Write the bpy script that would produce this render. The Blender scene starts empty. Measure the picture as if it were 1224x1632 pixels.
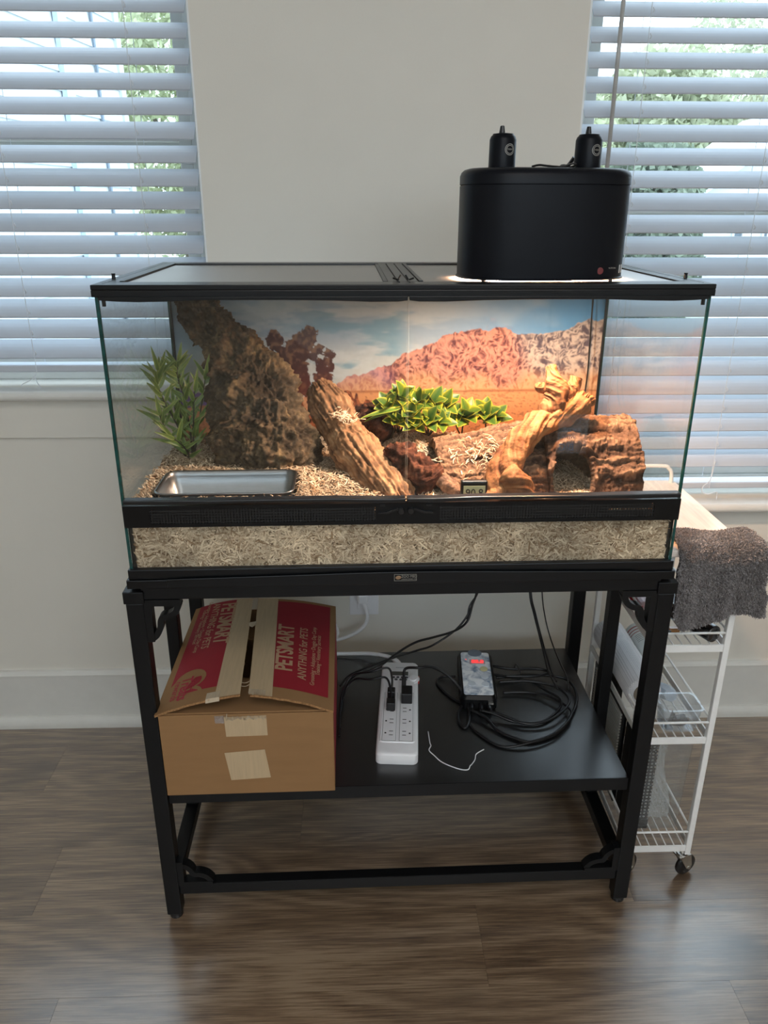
import bpy, math, random
import numpy as np
from mathutils import Vector, Matrix
R = math.radians
random.seed(7)
rng = np.random.default_rng(11)
SC = bpy.context.scene
COL = SC.collection

# ------------------------------------------------------------------ camera
cam = bpy.data.cameras.new('camera'); cam_o = bpy.data.objects.new('camera', cam); COL.objects.link(cam_o)
cam.sensor_fit = 'VERTICAL'; cam.sensor_height = 36.0
cam.lens = 1238.0/1632.0*36.0
cam.clip_start = 0.02; cam.clip_end = 200
_y, _p, _r = -0.032, 0.3764, 0.0028
_f = Vector((-math.sin(_y)*math.cos(_p), math.cos(_y)*math.cos(_p), -math.sin(_p)))
_rt = Vector((math.cos(_y), math.sin(_y), 0)); _up = _rt.cross(_f)
_rt2 = _rt*math.cos(_r)+_up*math.sin(_r); _up2 = _up*math.cos(_r)-_rt*math.sin(_r)
_m = Matrix(((_rt2.x, _up2.x, -_f.x), (_rt2.y, _up2.y, -_f.y), (_rt2.z, _up2.z, -_f.z))).to_4x4()
_m.translation = Vector((-0.0738, -1.1889, 1.3591))
cam_o.matrix_world = _m
SC.camera = cam_o

# ------------------------------------------------------------------ sky, lights, exposure
wd = bpy.data.worlds.new('sky'); SC.world = wd; wd.use_nodes = True
bg = wd.node_tree.nodes['Background']
bg.inputs[0].default_value = (0.72, 0.87, 1.0, 1); bg.inputs[1].default_value = 8.0

def area(name, loc, rot, sx, sy, power, col):
    l = bpy.data.lights.new(name, 'AREA'); l.shape = 'RECTANGLE'; l.size = sx; l.size_y = sy
    l.energy = power; l.color = col
    o = bpy.data.objects.new(name, l); COL.objects.link(o); o.location = loc; o.rotation_euler = rot
    return o
# area light added as soft fill from behind the photographer
area('rear_window_daylight', (0.3, -3.95, 2.05), (R(90), 0, 0), 3.4, 0.75, 9, (1.0, 0.98, 0.95))
# overhead area light added as fill, without any fixture
area('ceiling_fixture_light', (0.2, -2.0, 2.56), (0, 0, 0), 1.4, 1.4, 37, (1.0, 0.97, 0.94))
SC.view_settings.view_transform = 'Standard'
SC.view_settings.look = 'None'
SC.view_settings.exposure = -0.7
SC.view_settings.gamma = 1.0
SC.view_settings.use_curve_mapping = False
SC.cycles.max_bounces = 10
SC.cycles.transparent_max_bounces = 24
SC.cycles.use_denoising = True
SC.cycles.sample_clamp_indirect = 6
SC.cycles.caustics_reflective = False
SC.cycles.caustics_refractive = False

# ------------------------------------------------------------------ helpers
AT = 0.015                       # the tank and its stand are turned a little against the wall
CA, SA = math.cos(AT), math.sin(AT)
def tf(p): return (CA*p[0]-SA*p[1], SA*p[0]+CA*p[1], p[2])
ORG = {}

def lin(c):
    def f(v):
        v /= 255.0
        return v/12.92 if v <= 0.04045 else ((v+0.055)/1.055)**2.4
    return tuple(f(v) for v in c)

def tag(o, label, cat, group=None, kind=None):
    if label: o['label'] = label
    if cat: o['category'] = cat
    if group: o['group'] = group
    if kind: o['kind'] = kind
    return o

def thing(name, label, cat, loc=(0, 0, 0), group=None, tank=True):
    o = bpy.data.objects.new(name, None); COL.objects.link(o)
    o.empty_display_size = 0.02
    o.location = tf(loc) if tank else loc
    if tank: o.rotation_euler[2] = AT
    ORG[o.name] = loc
    return tag(o, label, cat, group)

def root_of(o):
    while o.parent: o = o.parent
    return o

class MB:
    def __init__(s): s.v = []; s.f = []; s.m = []; s.c = None
    def add(s, vs, fs, mi=0, M=None):
        b = len(s.v)
        if M is not None: vs = [tuple(M @ Vector(p)) for p in vs]
        s.v.extend(tuple(map(float, p)) for p in vs)
        s.f.extend([tuple(b+i for i in f) for f in fs]); s.m.extend([mi]*len(fs))
        return s
    def box(s, x0, x1, y0, y1, z0, z1, mi=0, M=None):
        vs = [(x, y, z) for z in (z0, z1) for y in (y0, y1) for x in (x0, x1)]
        fs = [(0, 2, 3, 1), (4, 5, 7, 6), (0, 1, 5, 4), (2, 6, 7, 3), (0, 4, 6, 2), (1, 3, 7, 5)]
        return s.add(vs, fs, mi, M)
    def obox(s, c, h, M3, mi=0):
        M = M3.to_4x4(); M.translation = Vector(c)
        return s.box(-h[0], h[0], -h[1], h[1], -h[2], h[2], mi, M)
    def prism(s, pts, a, b, axis='y', mi=0, M=None):
        n = len(pts)
        def P(u, v, w):
            return {'y': (u, w, v), 'z': (u, v, w), 'x': (w, u, v)}[axis]
        vs = [P(u, v, a) for u, v in pts]+[P(u, v, b) for u, v in pts]
        fs = [tuple(range(n)), tuple(range(2*n-1, n-1, -1))]
        fs += [(i, i+n, (i+1) % n+n, (i+1) % n) for i in range(n)]
        return s.add(vs, fs, mi, M)
    def tube(s, pts, r, seg=8, mi=0, cap=True, n=0):
        P = smooth(pts, n) if n else [Vector(p) for p in pts]
        k = len(P)
        if hasattr(r, '__len__'):
            rr = np.interp(np.linspace(0, 1, k), np.linspace(0, 1, len(r)), r)
        else: rr = [r]*k
        vs, fs = [], []
        t0 = (P[1]-P[0]).normalized(); nrm = t0.orthogonal().normalized()
        for i, p in enumerate(P):
            t = (P[min(i+1, k-1)]-P[max(i-1, 0)])
            t = t.normalized() if t.length > 1e-9 else t0
            nrm = (nrm-t*nrm.dot(t)); nrm = nrm.normalized() if nrm.length > 1e-6 else t.orthogonal().normalized()
            b = t.cross(nrm)
            for j in range(seg):
                a = 2*math.pi*j/seg
                vs.append(p+(nrm*math.cos(a)+b*math.sin(a))*rr[i])
        for i in range(k-1):
            for j in range(seg):
                j2 = (j+1) % seg
                fs.append((i*seg+j, i*seg+j2, (i+1)*seg+j2, (i+1)*seg+j))
        if cap: fs += [tuple(range(seg-1, -1, -1)), tuple((k-1)*seg+j for j in range(seg))]
        return s.add(vs, fs, mi)
    def lathe(s, prof, c=(0, 0, 0), seg=24, mi=0, M=None, sx=1, sy=1):
        vs, fs = [], []
        for r, z in prof:
            for j in range(seg):
                a = 2*math.pi*j/seg
                vs.append((c[0]+r*sx*math.cos(a), c[1]+r*sy*math.sin(a), c[2]+z))
        k = len(prof)
        for i in range(k-1):
            for j in range(seg):
                j2 = (j+1) % seg
                fs.append((i*seg+j, i*seg+j2, (i+1)*seg+j2, (i+1)*seg+j))
        fs += [tuple(range(seg-1, -1, -1)), tuple((k-1)*seg+j for j in range(seg))]
        return s.add(vs, fs, mi, M)
    def ribbon(s, pts, w, a, b, axis='y', mi=0, n=4):
        P = smooth([(p[0], p[1], 0) for p in pts], n)
        L, Rr = [], []
        for i, p in enumerate(P):
            t = (P[min(i+1, len(P)-1)]-P[max(i-1, 0)]).normalized(); q = Vector((-t.y, t.x, 0))*w/2
            L.append(p+q); Rr.append(p-q)
        for i in range(len(P)-1):
            s.prism([(L[i].x, L[i].y), (L[i+1].x, L[i+1].y), (Rr[i+1].x, Rr[i+1].y), (Rr[i].x, Rr[i].y)], a, b, axis, mi)
        return s
    def quad(s, a, b, c, d, mi=0): return s.add([a, b, c, d], [(0, 1, 2, 3)], mi)

def smooth(pts, n):
    P = [Vector(p) for p in pts]
    out = []
    for i in range(len(P)-1):
        p0 = P[max(i-1, 0)]; p1 = P[i]; p2 = P[i+1]; p3 = P[min(i+2, len(P)-1)]
        for k in range(n):
            t = k/n
            out.append(0.5*((2*p1)+(p2-p0)*t+(2*p0-5*p1+4*p2-p3)*t*t+(3*p1-p0-3*p2+p3)*t*t*t))
    out.append(P[-1])
    return out

def mesh_obj(name, V, F, mats, org, smooth_=False, mi=None, col=None):
    me = bpy.data.meshes.new(name)
    V = np.asarray(V, float)-np.asarray(org, float)
    me.from_pydata(V.tolist(), [], F if isinstance(F, list) else F.tolist())
    for m in (mats if isinstance(mats, (list, tuple)) else [mats]): me.materials.append(m)
    if mi is not None and len(set(mi)) > 1: me.polygons.foreach_set('material_index', mi)
    if smooth_: me.polygons.foreach_set('use_smooth', [True]*len(me.polygons))
    if col is not None:
        a = me.color_attributes.new('col', 'FLOAT_COLOR', 'POINT')
        c = np.ones((len(V), 4), np.float32); c[:, :3] = col
        a.data.foreach_set('color', c.ravel())
    me.update()
    o = bpy.data.objects.new(name, me); COL.objects.link(o)
    return o

def part(name, mb, mats, parent, bevel=0, sm=False, label=None, kind=None, col=None):
    V, F, mi = (mb.v, mb.f, mb.m) if isinstance(mb, MB) else (mb[0], mb[1], None)
    o = mesh_obj(name, V, F, mats, ORG[root_of(parent).name], sm, mi, col)
    o.parent = parent
    if bevel:
        b = o.modifiers.new('bevel', 'BEVEL'); b.width = bevel; b.segments = 2; b.limit_method = 'ANGLE'; b.angle_limit = R(50)
    if label: o['label'] = label
    if kind: o['kind'] = kind
    return o

def solo(name, mb, mats, label, cat, org, group=None, tank=True, bevel=0, sm=False, kind=None, col=None):
    V, F, mi = (mb.v, mb.f, mb.m) if isinstance(mb, MB) else (mb[0], mb[1], None)
    o = mesh_obj(name, V, F, mats, org, sm, mi, col)
    o.location = tf(org) if tank else org
    if tank: o.rotation_euler[2] = AT
    ORG[o.name] = org
    if bevel:
        b = o.modifiers.new('bevel', 'BEVEL'); b.width = bevel; b.segments = 2; b.limit_method = 'ANGLE'; b.angle_limit = R(50)
    return tag(o, label, cat, group, kind)

def struct(name, mb, mats, parent=None, bevel=0, kind='structure', sm=False):
    o = mesh_obj(name, mb.v, mb.f, mats, ORG[root_of(parent).name] if parent else (0, 0, 0), sm, mb.m)
    if parent: o.parent = parent
    else:
        ORG[o.name] = (0, 0, 0); o['kind'] = kind
    if bevel:
        b = o.modifiers.new('bevel', 'BEVEL'); b.width = bevel; b.segments = 2; b.limit_method = 'ANGLE'; b.angle_limit = R(50)
    return o

def lettering(name, body, size, M, mat, parent, shear=0, bold=0, align='CENTER', sx=1, spacing=1, ext=0.0002):
    """flat print: text mesh laid with matrix M (x right, y up, z out of the surface)"""
    cu = bpy.data.curves.new(name, 'FONT'); cu.body = body; cu.size = size; cu.shear = shear; cu.offset = bold
    cu.align_x = align; cu.align_y = 'CENTER'; cu.extrude = ext; cu.space_character = spacing; cu.resolution_u = 3
    t = bpy.data.objects.new(name+'_c', cu); COL.objects.link(t)
    bpy.context.view_layer.update()
    me = bpy.data.meshes.new_from_object(t.evaluated_get(bpy.context.evaluated_depsgraph_get()))
    bpy.data.objects.remove(t)
    S = Matrix.Diagonal((sx, 1, 1, 1))
    me.transform(Matrix.Translation(-Vector(ORG[root_of(parent).name])) @ M @ S)
    me.materials.clear(); me.materials.append(mat)
    o = bpy.data.objects.new(name, me); COL.objects.link(o); o.parent = parent
    return o

def frame(o, x, y):
    x = Vector(x).normalized(); y = Vector(y); y = (y-x*y.dot(x)).normalized(); z = x.cross(y)
    M = Matrix(((x.x, y.x, z.x), (x.y, y.y, z.y), (x.z, y.z, z.z))).to_4x4(); M.translation = Vector(o)
    return M

# vectorised value noise
def _h(i, j, k, s):
    n = (i*374761393+j*668265263+k*2147483647+s*1274126177) & 0xffffffff
    n = ((n ^ (n >> 13))*1274126177) & 0xffffffff
    return ((n ^ (n >> 16)) & 0xffff)/65535.0
def vn(P, s=0):
    P = np.asarray(P, float); I = np.floor(P).astype(np.int64); f = P-I; f = f*f*(3-2*f)
    r = 0
    for dx in (0, 1):
        for dy in (0, 1):
            for dz in (0, 1):
                w = (f[:, 0] if dx else 1-f[:, 0])*(f[:, 1] if dy else 1-f[:, 1])*(f[:, 2] if dz else 1-f[:, 2])
                r = r+w*_h(I[:, 0]+dx, I[:, 1]+dy, I[:, 2]+dz, s)
    return r*2-1
def fbm(P, o=4, s=0, g=0.5):
    P = np.asarray(P, float); r = 0; a = 1
    for k in range(o):
        r = r+a*vn(P, s+k*17); P = P*2.03+3.1; a *= g
    return r
def ridge(P, o=4, s=0):
    P = np.asarray(P, float); r = 0; a = 1
    for k in range(o):
        r = r+a*(1-2*np.abs(vn(P, s+k*13))); P = P*2.1+1.7; a *= 0.5
    return r/1.9

def grid_faces(nu, nv, wrap=False):
    F = []
    for i in range(nu-1):
        for j in range(nv if wrap else nv-1):
            j2 = (j+1) % nv
            F.append((i*nv+j, i*nv+j2, (i+1)*nv+j2, (i+1)*nv+j))
    return F

def loft(sp, ra, rb, nu, nv, ref, disp=None, cap=True):
    """closed rugged body along spine sp with half widths ra (along ref) and rb"""
    P = np.array([tuple(p) for p in smooth(sp, 24)])
    t = np.linspace(0, 1, len(P)); tt = np.linspace(0, 1, nu)
    C = np.stack([np.interp(tt, t, P[:, i]) for i in range(3)], 1)
    T = np.gradient(C, axis=0); T /= np.linalg.norm(T, axis=1)[:, None]
    U = np.tile(np.array(ref, float), (nu, 1)); U -= T*(U*T).sum(1)[:, None]; U /= np.linalg.norm(U, axis=1)[:, None]
    W = np.cross(T, U)
    A = np.interp(tt, np.linspace(0, 1, len(ra)), ra); B = np.interp(tt, np.linspace(0, 1, len(rb)), rb)
    th = np.linspace(0, 2*np.pi, nv, endpoint=False)
    c, s = np.cos(th), np.sin(th)
    D = U[:, None]*c[None, :, None]*1.0+W[:, None]*s[None, :, None]
    V = C[:, None]+U[:, None]*(A[:, None]*c)[..., None]+W[:, None]*(B[:, None]*s)[..., None]
    V = V.reshape(-1, 3); N = D.reshape(-1, 3)
    S = np.stack([np.repeat(tt, nv), np.tile(th, nu)], 1)
    d = np.zeros(len(V))
    if disp is not None:
        d = disp(V, S); V = V+N*d[:, None]
    F = grid_faces(nu, nv, True)
    if cap:
        F.append(tuple(range(nv-1, -1, -1))); F.append(tuple((nu-1)*nv+j for j in range(nv)))
    return V, F, d, S

# ------------------------------------------------------------------ materials
def nodes(name):
    m = bpy.data.materials.new(name); m.use_nodes = True
    nt = m.node_tree; nt.nodes.clear()
    out = nt.nodes.new('ShaderNodeOutputMaterial')
    return m, nt, out
def N(nt, t, **k):
    n = nt.nodes.new(t)
    for a, v in k.items():
        if a.startswith('i_'):
            key = a[2:]; n.inputs[int(key) if key.isdigit() else key.replace('_', ' ')].default_value = v
        else: setattr(n, a, v)
    return n
def c4(c): return (c[0], c[1], c[2], 1)

def pm(name, col, rough=0.5, metal=0.0, var=0.08, vs=30, stretch=(1, 1, 1), bump=0.0, bs=200, spec=0.5, coat=0, attr=None, sub=0, emit=None, es=0, trans=0, cr=0.03, ci=1.5):
    m, nt, out = nodes(name); L = nt.links.new
    b = N(nt, 'ShaderNodeBsdfPrincipled'); b.inputs['Roughness'].default_value = rough; b.inputs['Metallic'].default_value = metal
    b.inputs['Specular IOR Level'].default_value = spec; b.inputs['Coat Weight'].default_value = coat
    if coat: b.inputs['Coat Roughness'].default_value = cr; b.inputs['Coat IOR'].default_value = ci
    tc = N(nt, 'ShaderNodeTexCoord'); mp = N(nt, 'ShaderNodeMapping'); mp.inputs['Scale'].default_value = stretch
    L(tc.outputs['Object'], mp.inputs['Vector'])
    no = N(nt, 'ShaderNodeTexNoise'); no.inputs['Scale'].default_value = vs; no.inputs['Detail'].default_value = 4
    L(mp.outputs[0], no.inputs['Vector'])
    mx = N(nt, 'ShaderNodeMix', data_type='RGBA', blend_type='MULTIPLY'); mx.inputs['Factor'].default_value = 1
    rp = N(nt, 'ShaderNodeMapRange'); rp.inputs['From Min'].default_value = 0.3; rp.inputs['From Max'].default_value = 0.7
    rp.inputs['To Min'].default_value = 1-var; rp.inputs['To Max'].default_value = 1+var
    L(no.outputs['Fac'], rp.inputs['Value'])
    if attr:
        at = N(nt, 'ShaderNodeVertexColor', layer_name=attr); L(at.outputs['Color'], mx.inputs['A'])
    else: mx.inputs['A'].default_value = c4(col)
    cb = N(nt, 'ShaderNodeCombineColor')
    for i in range(3): L(rp.outputs[0], cb.inputs[i])
    L(cb.outputs[0], mx.inputs['B']); L(mx.outputs['Result'], b.inputs['Base Color'])
    if emit: b.inputs['Emission Color'].default_value = c4(emit); b.inputs['Emission Strength'].default_value = es
    if bump:
        n2 = N(nt, 'ShaderNodeTexNoise'); n2.inputs['Scale'].default_value = bs; n2.inputs['Detail'].default_value = 4
        L(mp.outputs[0], n2.inputs['Vector'])
        bp = N(nt, 'ShaderNodeBump'); bp.inputs['Strength'].default_value = bump; bp.inputs['Distance'].default_value = 0.002
        L(n2.outputs['Fac'], bp.inputs['Height']); L(bp.outputs[0], b.inputs['Normal'])
    if trans:
        tr = N(nt, 'ShaderNodeBsdfTranslucent'); L(mx.outputs['Result'], tr.inputs['Color'])
        ms = N(nt, 'ShaderNodeMixShader'); ms.inputs[0].default_value = trans
        L(b.outputs[0], ms.inputs[1]); L(tr.outputs[0], ms.inputs[2]); L(ms.outputs[0], out.inputs[0])
    else: L(b.outputs[0], out.inputs[0])
    return m

def glassm(name, tint=(0.983, 0.994, 0.99), ior=1.45, haze=0.0, hazec=(0.9, 0.92, 0.92), rough=0.0):
    m, nt, out = nodes(name); L = nt.links.new
    ge = N(nt, 'ShaderNodeNewGeometry')
    mr = N(nt, 'ShaderNodeMapRange'); mr.inputs['To Min'].default_value = ior; mr.inputs['To Max'].default_value = 1/ior
    L(ge.outputs['Backfacing'], mr.inputs['Value'])
    fr = N(nt, 'ShaderNodeFresnel'); L(mr.outputs[0], fr.inputs['IOR'])
    tr = N(nt, 'ShaderNodeBsdfTransparent'); tr.inputs[0].default_value = c4(tint)
    gl = N(nt, 'ShaderNodeBsdfGlossy'); gl.inputs['Roughness'].default_value = rough
    ms = N(nt, 'ShaderNodeMixShader'); L(fr.outputs[0], ms.inputs[0])
    base = tr.outputs[0]
    if haze:
        di = N(nt, 'ShaderNodeBsdfDiffuse'); di.inputs[0].default_value = c4(hazec)
        no = N(nt, 'ShaderNodeTexNoise'); no.inputs['Scale'].default_value = 25
        mm = N(nt, 'ShaderNodeMath', operation='MULTIPLY'); mm.inputs[1].default_value = haze*2; L(no.outputs['Fac'], mm.inputs[0])
        m2 = N(nt, 'ShaderNodeMixShader'); L(mm.outputs[0], m2.inputs[0])
        L(tr.outputs[0], m2.inputs[1]); L(di.outputs[0], m2.inputs[2]); base = m2.outputs[0]
    L(base, ms.inputs[1]); L(gl.outputs[0], ms.inputs[2]); L(ms.outputs[0], out.inputs[0])
    return m

def woodfloor(name):
    m, nt, out = nodes(name); L = nt.links.new
    b = N(nt, 'ShaderNodeBsdfPrincipled'); b.inputs['Specular IOR Level'].default_value = 0.8; b.inputs['Coat Weight'].default_value = 1.0; b.inputs['Coat IOR'].default_value = 2.3; b.inputs['Coat Roughness'].default_value = 0.25
    tc = N(nt, 'ShaderNodeTexCoord'); oi = N(nt, 'ShaderNodeObjectInfo')
    sc = N(nt, 'ShaderNodeVectorMath', operation='SCALE'); sc.inputs[0].default_value = (13, 7, 31); L(oi.outputs['Random'], sc.inputs['Scale'])
    ad = N(nt, 'ShaderNodeVectorMath', operation='ADD'); L(tc.outputs['Object'], ad.inputs[0]); L(sc.outputs[0], ad.inputs[1])
    def noise(scale, st, det=6, rough=0.6, dist=0):
        mp = N(nt, 'ShaderNodeMapping'); mp.inputs['Scale'].default_value = st; L(ad.outputs[0], mp.inputs['Vector'])
        n = N(nt, 'ShaderNodeTexNoise'); n.inputs['Scale'].default_value = scale; n.inputs['Detail'].default_value = det
        n.inputs['Roughness'].default_value = rough; n.inputs['Distortion'].default_value = dist; L(mp.outputs[0], n.inputs['Vector'])
        return n.outputs['Fac']
    fine = noise(6, (1.6, 45, 1), 8, 0.65)
    tone = noise(1.6, (1, 5, 1), 3)
    ringn = noise(1.3, (1, 4.5, 1), 1, 0.4, 0.4)
    ml = N(nt, 'ShaderNodeMath', operation='MULTIPLY'); ml.inputs[1].default_value = 75; L(ringn, ml.inputs[0])
    sn = N(nt, 'ShaderNodeMath', operation='SINE'); L(ml.outputs[0], sn.inputs[0])
    knot = noise(2.6, (1, 2.6, 1), 2, 0.4)
    kr = N(nt, 'ShaderNodeMapRange'); kr.inputs['From Min'].default_value = 0.68; kr.inputs['From Max'].default_value = 0.82; L(knot, kr.inputs['Value'])
    mixv = N(nt, 'ShaderNodeMath', operation='MULTIPLY_ADD'); mixv.inputs[1].default_value = 0.06; L(sn.outputs[0], mixv.inputs[0]); L(fine, mixv.inputs[2])
    mixt = N(nt, 'ShaderNodeMath', operation='MULTIPLY_ADD'); mixt.inputs[1].default_value = 0.45; L(tone, mixt.inputs[0]); L(mixv.outputs[0], mixt.inputs[2])
    rnd = N(nt, 'ShaderNodeMath', operation='MULTIPLY_ADD'); rnd.inputs[1].default_value = 0.16; L(oi.outputs['Random'], rnd.inputs[0]); L(mixt.outputs[0], rnd.inputs[2])
    cr = N(nt, 'ShaderNodeValToRGB'); L(rnd.outputs[0], cr.inputs[0])
    e = cr.color_ramp.elements
    e[0].position = 0.52; e[0].color = c4(lin((62, 47, 35))); e[1].position = 1.02; e[1].color = c4(lin((160, 137, 112)))
    x = cr.color_ramp.elements.new(0.78); x.color = c4(lin((119, 96, 74)))
    kx = N(nt, 'ShaderNodeMix', data_type='RGBA'); L(kr.outputs[0], kx.inputs['Factor']); L(cr.outputs[0], kx.inputs['A']); kx.inputs['B'].default_value = c4(lin((56, 44, 37)))
    L(kx.outputs['Result'], b.inputs['Base Color'])
    rr = N(nt, 'ShaderNodeMapRange'); rr.inputs['To Min'].default_value = 0.30; rr.inputs['To Max'].default_value = 0.46; L(fine, rr.inputs['Value']); L(rr.outputs[0], b.inputs['Roughness'])
    bp = N(nt, 'ShaderNodeBump'); bp.inputs['Strength'].default_value = 0.25; bp.inputs['Distance'].default_value = 0.0012; L(mixv.outputs[0], bp.inputs['Height']); L(bp.outputs[0], b.inputs['Normal'])
    L(b.outputs[0], out.inputs[0])
    return m

def meshlid(name):
    m, nt, out = nodes(name); L = nt.links.new
    b = N(nt, 'ShaderNodeBsdfPrincipled'); b.inputs['Base Color'].default_value = (0.42, 0.40, 0.38, 1); b.inputs['Roughness'].default_value = 0.42; b.inputs['Metallic'].default_value = 0.75
    tr = N(nt, 'ShaderNodeBsdfTransparent'); ms = N(nt, 'ShaderNodeMixShader')
    # woven wires: the flatter one looks across them, the less gets through
    lw = N(nt, 'ShaderNodeLayerWeight'); lw.inputs['Blend'].default_value = 0.5
    pw = N(nt, 'ShaderNodeMath', operation='POWER'); pw.inputs[1].default_value = 2.0; L(lw.outputs['Facing'], pw.inputs[0])
    tc = N(nt, 'ShaderNodeTexCoord'); mp = N(nt, 'ShaderNodeMapping'); mp.inputs['Scale'].default_value = (520, 520, 0); L(tc.outputs['Object'], mp.inputs[0])
    ck = N(nt, 'ShaderNodeTexChecker'); ck.inputs['Scale'].default_value = 1; L(mp.outputs[0], ck.inputs['Vector'])
    mk = N(nt, 'ShaderNodeMath', operation='MULTIPLY_ADD'); mk.inputs[1].default_value = 0.10; mk.inputs[2].default_value = 0.42; L(ck.outputs['Fac'], mk.inputs[0])
    mr = N(nt, 'ShaderNodeMath', operation='MULTIPLY_ADD'); mr.inputs[1].default_value = -0.58; L(pw.outputs[0], mr.inputs[0]); L(mk.outputs[0], mr.inputs[2]); mr.use_clamp = True
    L(mr.outputs[0], ms.inputs[0]); L(b.outputs[0], ms.inputs[1]); L(tr.outputs[0], ms.inputs[2]); L(ms.outputs[0], out.inputs[0])
    return m

def ventm(name, base, pitch):
    m, nt, out = nodes(name); L = nt.links.new
    b = N(nt, 'ShaderNodeBsdfPrincipled'); b.inputs['Base Color'].default_value = c4(base); b.inputs['Roughness'].default_value = 0.4
    tc = N(nt, 'ShaderNodeTexCoord'); sx = N(nt, 'ShaderNodeSeparateXYZ'); L(tc.outputs['Object'], sx.inputs[0])
    def cell(o):
        a = N(nt, 'ShaderNodeMath', operation='DIVIDE'); a.inputs[1].default_value = pitch; L(o, a.inputs[0])
        f = N(nt, 'ShaderNodeMath', operation='FRACT'); L(a.outputs[0], f.inputs[0])
        s = N(nt, 'ShaderNodeMath', operation='SUBTRACT'); s.inputs[1].default_value = 0.5; L(f.outputs[0], s.inputs[0])
        p = N(nt, 'ShaderNodeMath', operation='POWER'); p.inputs[1].default_value = 2; L(s.outputs[0], p.inputs[0])
        return p.outputs[0]
    ad = N(nt, 'ShaderNodeMath', operation='ADD'); L(cell(sx.outputs['X']), ad.inputs[0]); L(cell(sx.outputs['Z']), ad.inputs[1])
    lt = N(nt, 'ShaderNodeMath', operation='LESS_THAN'); lt.inputs[1].default_value = 0.085; L(ad.outputs[0], lt.inputs[0])
    tr = N(nt, 'ShaderNodeBsdfTransparent'); ms = N(nt, 'ShaderNodeMixShader')
    L(lt.outputs[0], ms.inputs[0]); L(b.outputs[0], ms.inputs[1]); L(tr.outputs[0], ms.inputs[2]); L(ms.outputs[0], out.inputs[0])
    return m

BLK = pm('black_plastic', (0.0032, 0.0036, 0.0044), 0.30, spec=0.32, var=0.1, bump=0.02, bs=500)
BLKM = pm('black_powder_coat', (0.0035, 0.0038, 0.0045), 0.42, spec=0.28, var=0.1, bump=0.1, bs=900)
BLKS = pm('black_laminate', (0.0065, 0.0068, 0.0075), 0.42, spec=0.6, coat=0.7, cr=0.27, ci=1.8, var=0.12, bump=0.08, bs=700)
RUB = pm('black_rubber', (0.008, 0.008, 0.009), 0.33, var=0.1, bump=0.03)
WALLM = pm('wall_paint', lin((230, 226, 216)), 0.75, var=0.015, vs=6, bump=0.08, bs=260, spec=0.3)
TRIM = pm('white_trim_paint', lin((226, 225, 219)), 0.42, var=0.02, bump=0.03, bs=120)
CEIL = pm('ceiling_paint', lin((236, 235, 232)), 0.85, var=0.02)
SLAT = pm('white_blind_slat', lin((203, 208, 216)), 0.45, var=0.015, vs=8, stretch=(1, 20, 20), bump=0.02, bs=60, trans=0.07)
CORD = pm('white_blind_cord', lin((228, 231, 235)), 0.7, var=0.05)
GLOSSW = pm('white_gloss_paint', lin((236, 238, 238)), 0.3, var=0.01)
FLOOR = woodfloor('oak_vinyl_plank')
GLASS = glassm('clear_glass')
WINGL = glassm('window_glass', (0.97, 0.985, 0.985))
EDGE = pm('teal_glass_edge', lin((22, 74, 70)), 0.18, var=0.35, vs=90, coat=0.4, trans=0.15)
POLE = pm('polished_glass_edge', lin((206, 214, 206)), 0.2, var=0.05, trans=0.3)  # bright line of the door seam, put into the edge colour
SIL = pm('black_silicone', (0.004, 0.004, 0.004), 0.35, var=0.1)
WHITEP = pm('white_plastic', lin((240, 240, 242)), 0.35, var=0.02, bump=0.02)
WHITEM = pm('white_enamel_wire', lin((248, 248, 246)), 0.38, var=0.03, bump=0.03)
CHROME = pm('zinc_plated_steel', (0.62, 0.61, 0.58), 0.28, 1.0, var=0.1, vs=80)
STEEL = pm('brushed_stainless', (0.24, 0.245, 0.25), 0.34, 1.0, var=0.06, vs=40, stretch=(1, 1, 30), bump=0.05, bs=80)
CARD = pm('brown_cardboard', lin((153, 117, 80)), 0.85, var=0.04, vs=12, stretch=(1, 1, 6), bump=0.08, bs=120, spec=0.2)
CARDD = pm('corrugated_edge', lin((150, 112, 76)), 0.9, var=0.4, vs=300, spec=0.1)
TAPE = pm('paper_packing_tape', lin((196, 172, 138)), 0.6, var=0.06, vs=14, stretch=(14, 1, 1), bump=0.1, bs=60)
TAPE2 = pm('worn_paper_tape', lin((190, 172, 146)), 0.6, var=0.08, vs=20, stretch=(12, 1, 12), bump=0.25, bs=70)
RED = pm('red_print', lin((152, 32, 44)), 0.7, var=0.05, vs=12)
TANP = pm('bare_card_lettering', lin((186, 150, 118)), 0.8, var=0.05)
STRAND = pm('aspen_shavings', (0.5, 0.4, 0.3), 0.8, attr='col', var=0.06, spec=0.2)
BARKM = pm('cork_bark_material', (0.2, 0.15, 0.1), 0.92, attr='col', var=0.35, vs=160, bump=0.9, bs=260, spec=0.15)
WOODM = pm('weathered_wood', (0.2, 0.15, 0.1), 0.75, attr='col', var=0.25, vs=60, stretch=(1, 1, 1), bump=0.5, bs=220, spec=0.25)
LEAFM = pm('plastic_leaf', (0.2, 0.3, 0.05), 0.42, attr='col', var=0.12, vs=90, trans=0.18, bump=0.1)
PRINT = pm('printed_poster', (0.5, 0.5, 0.5), 0.45, attr='col', var=0.03, vs=120, spec=0.35)
STEMM = pm('plant_stem', lin((46, 44, 30)), 0.6)

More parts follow.
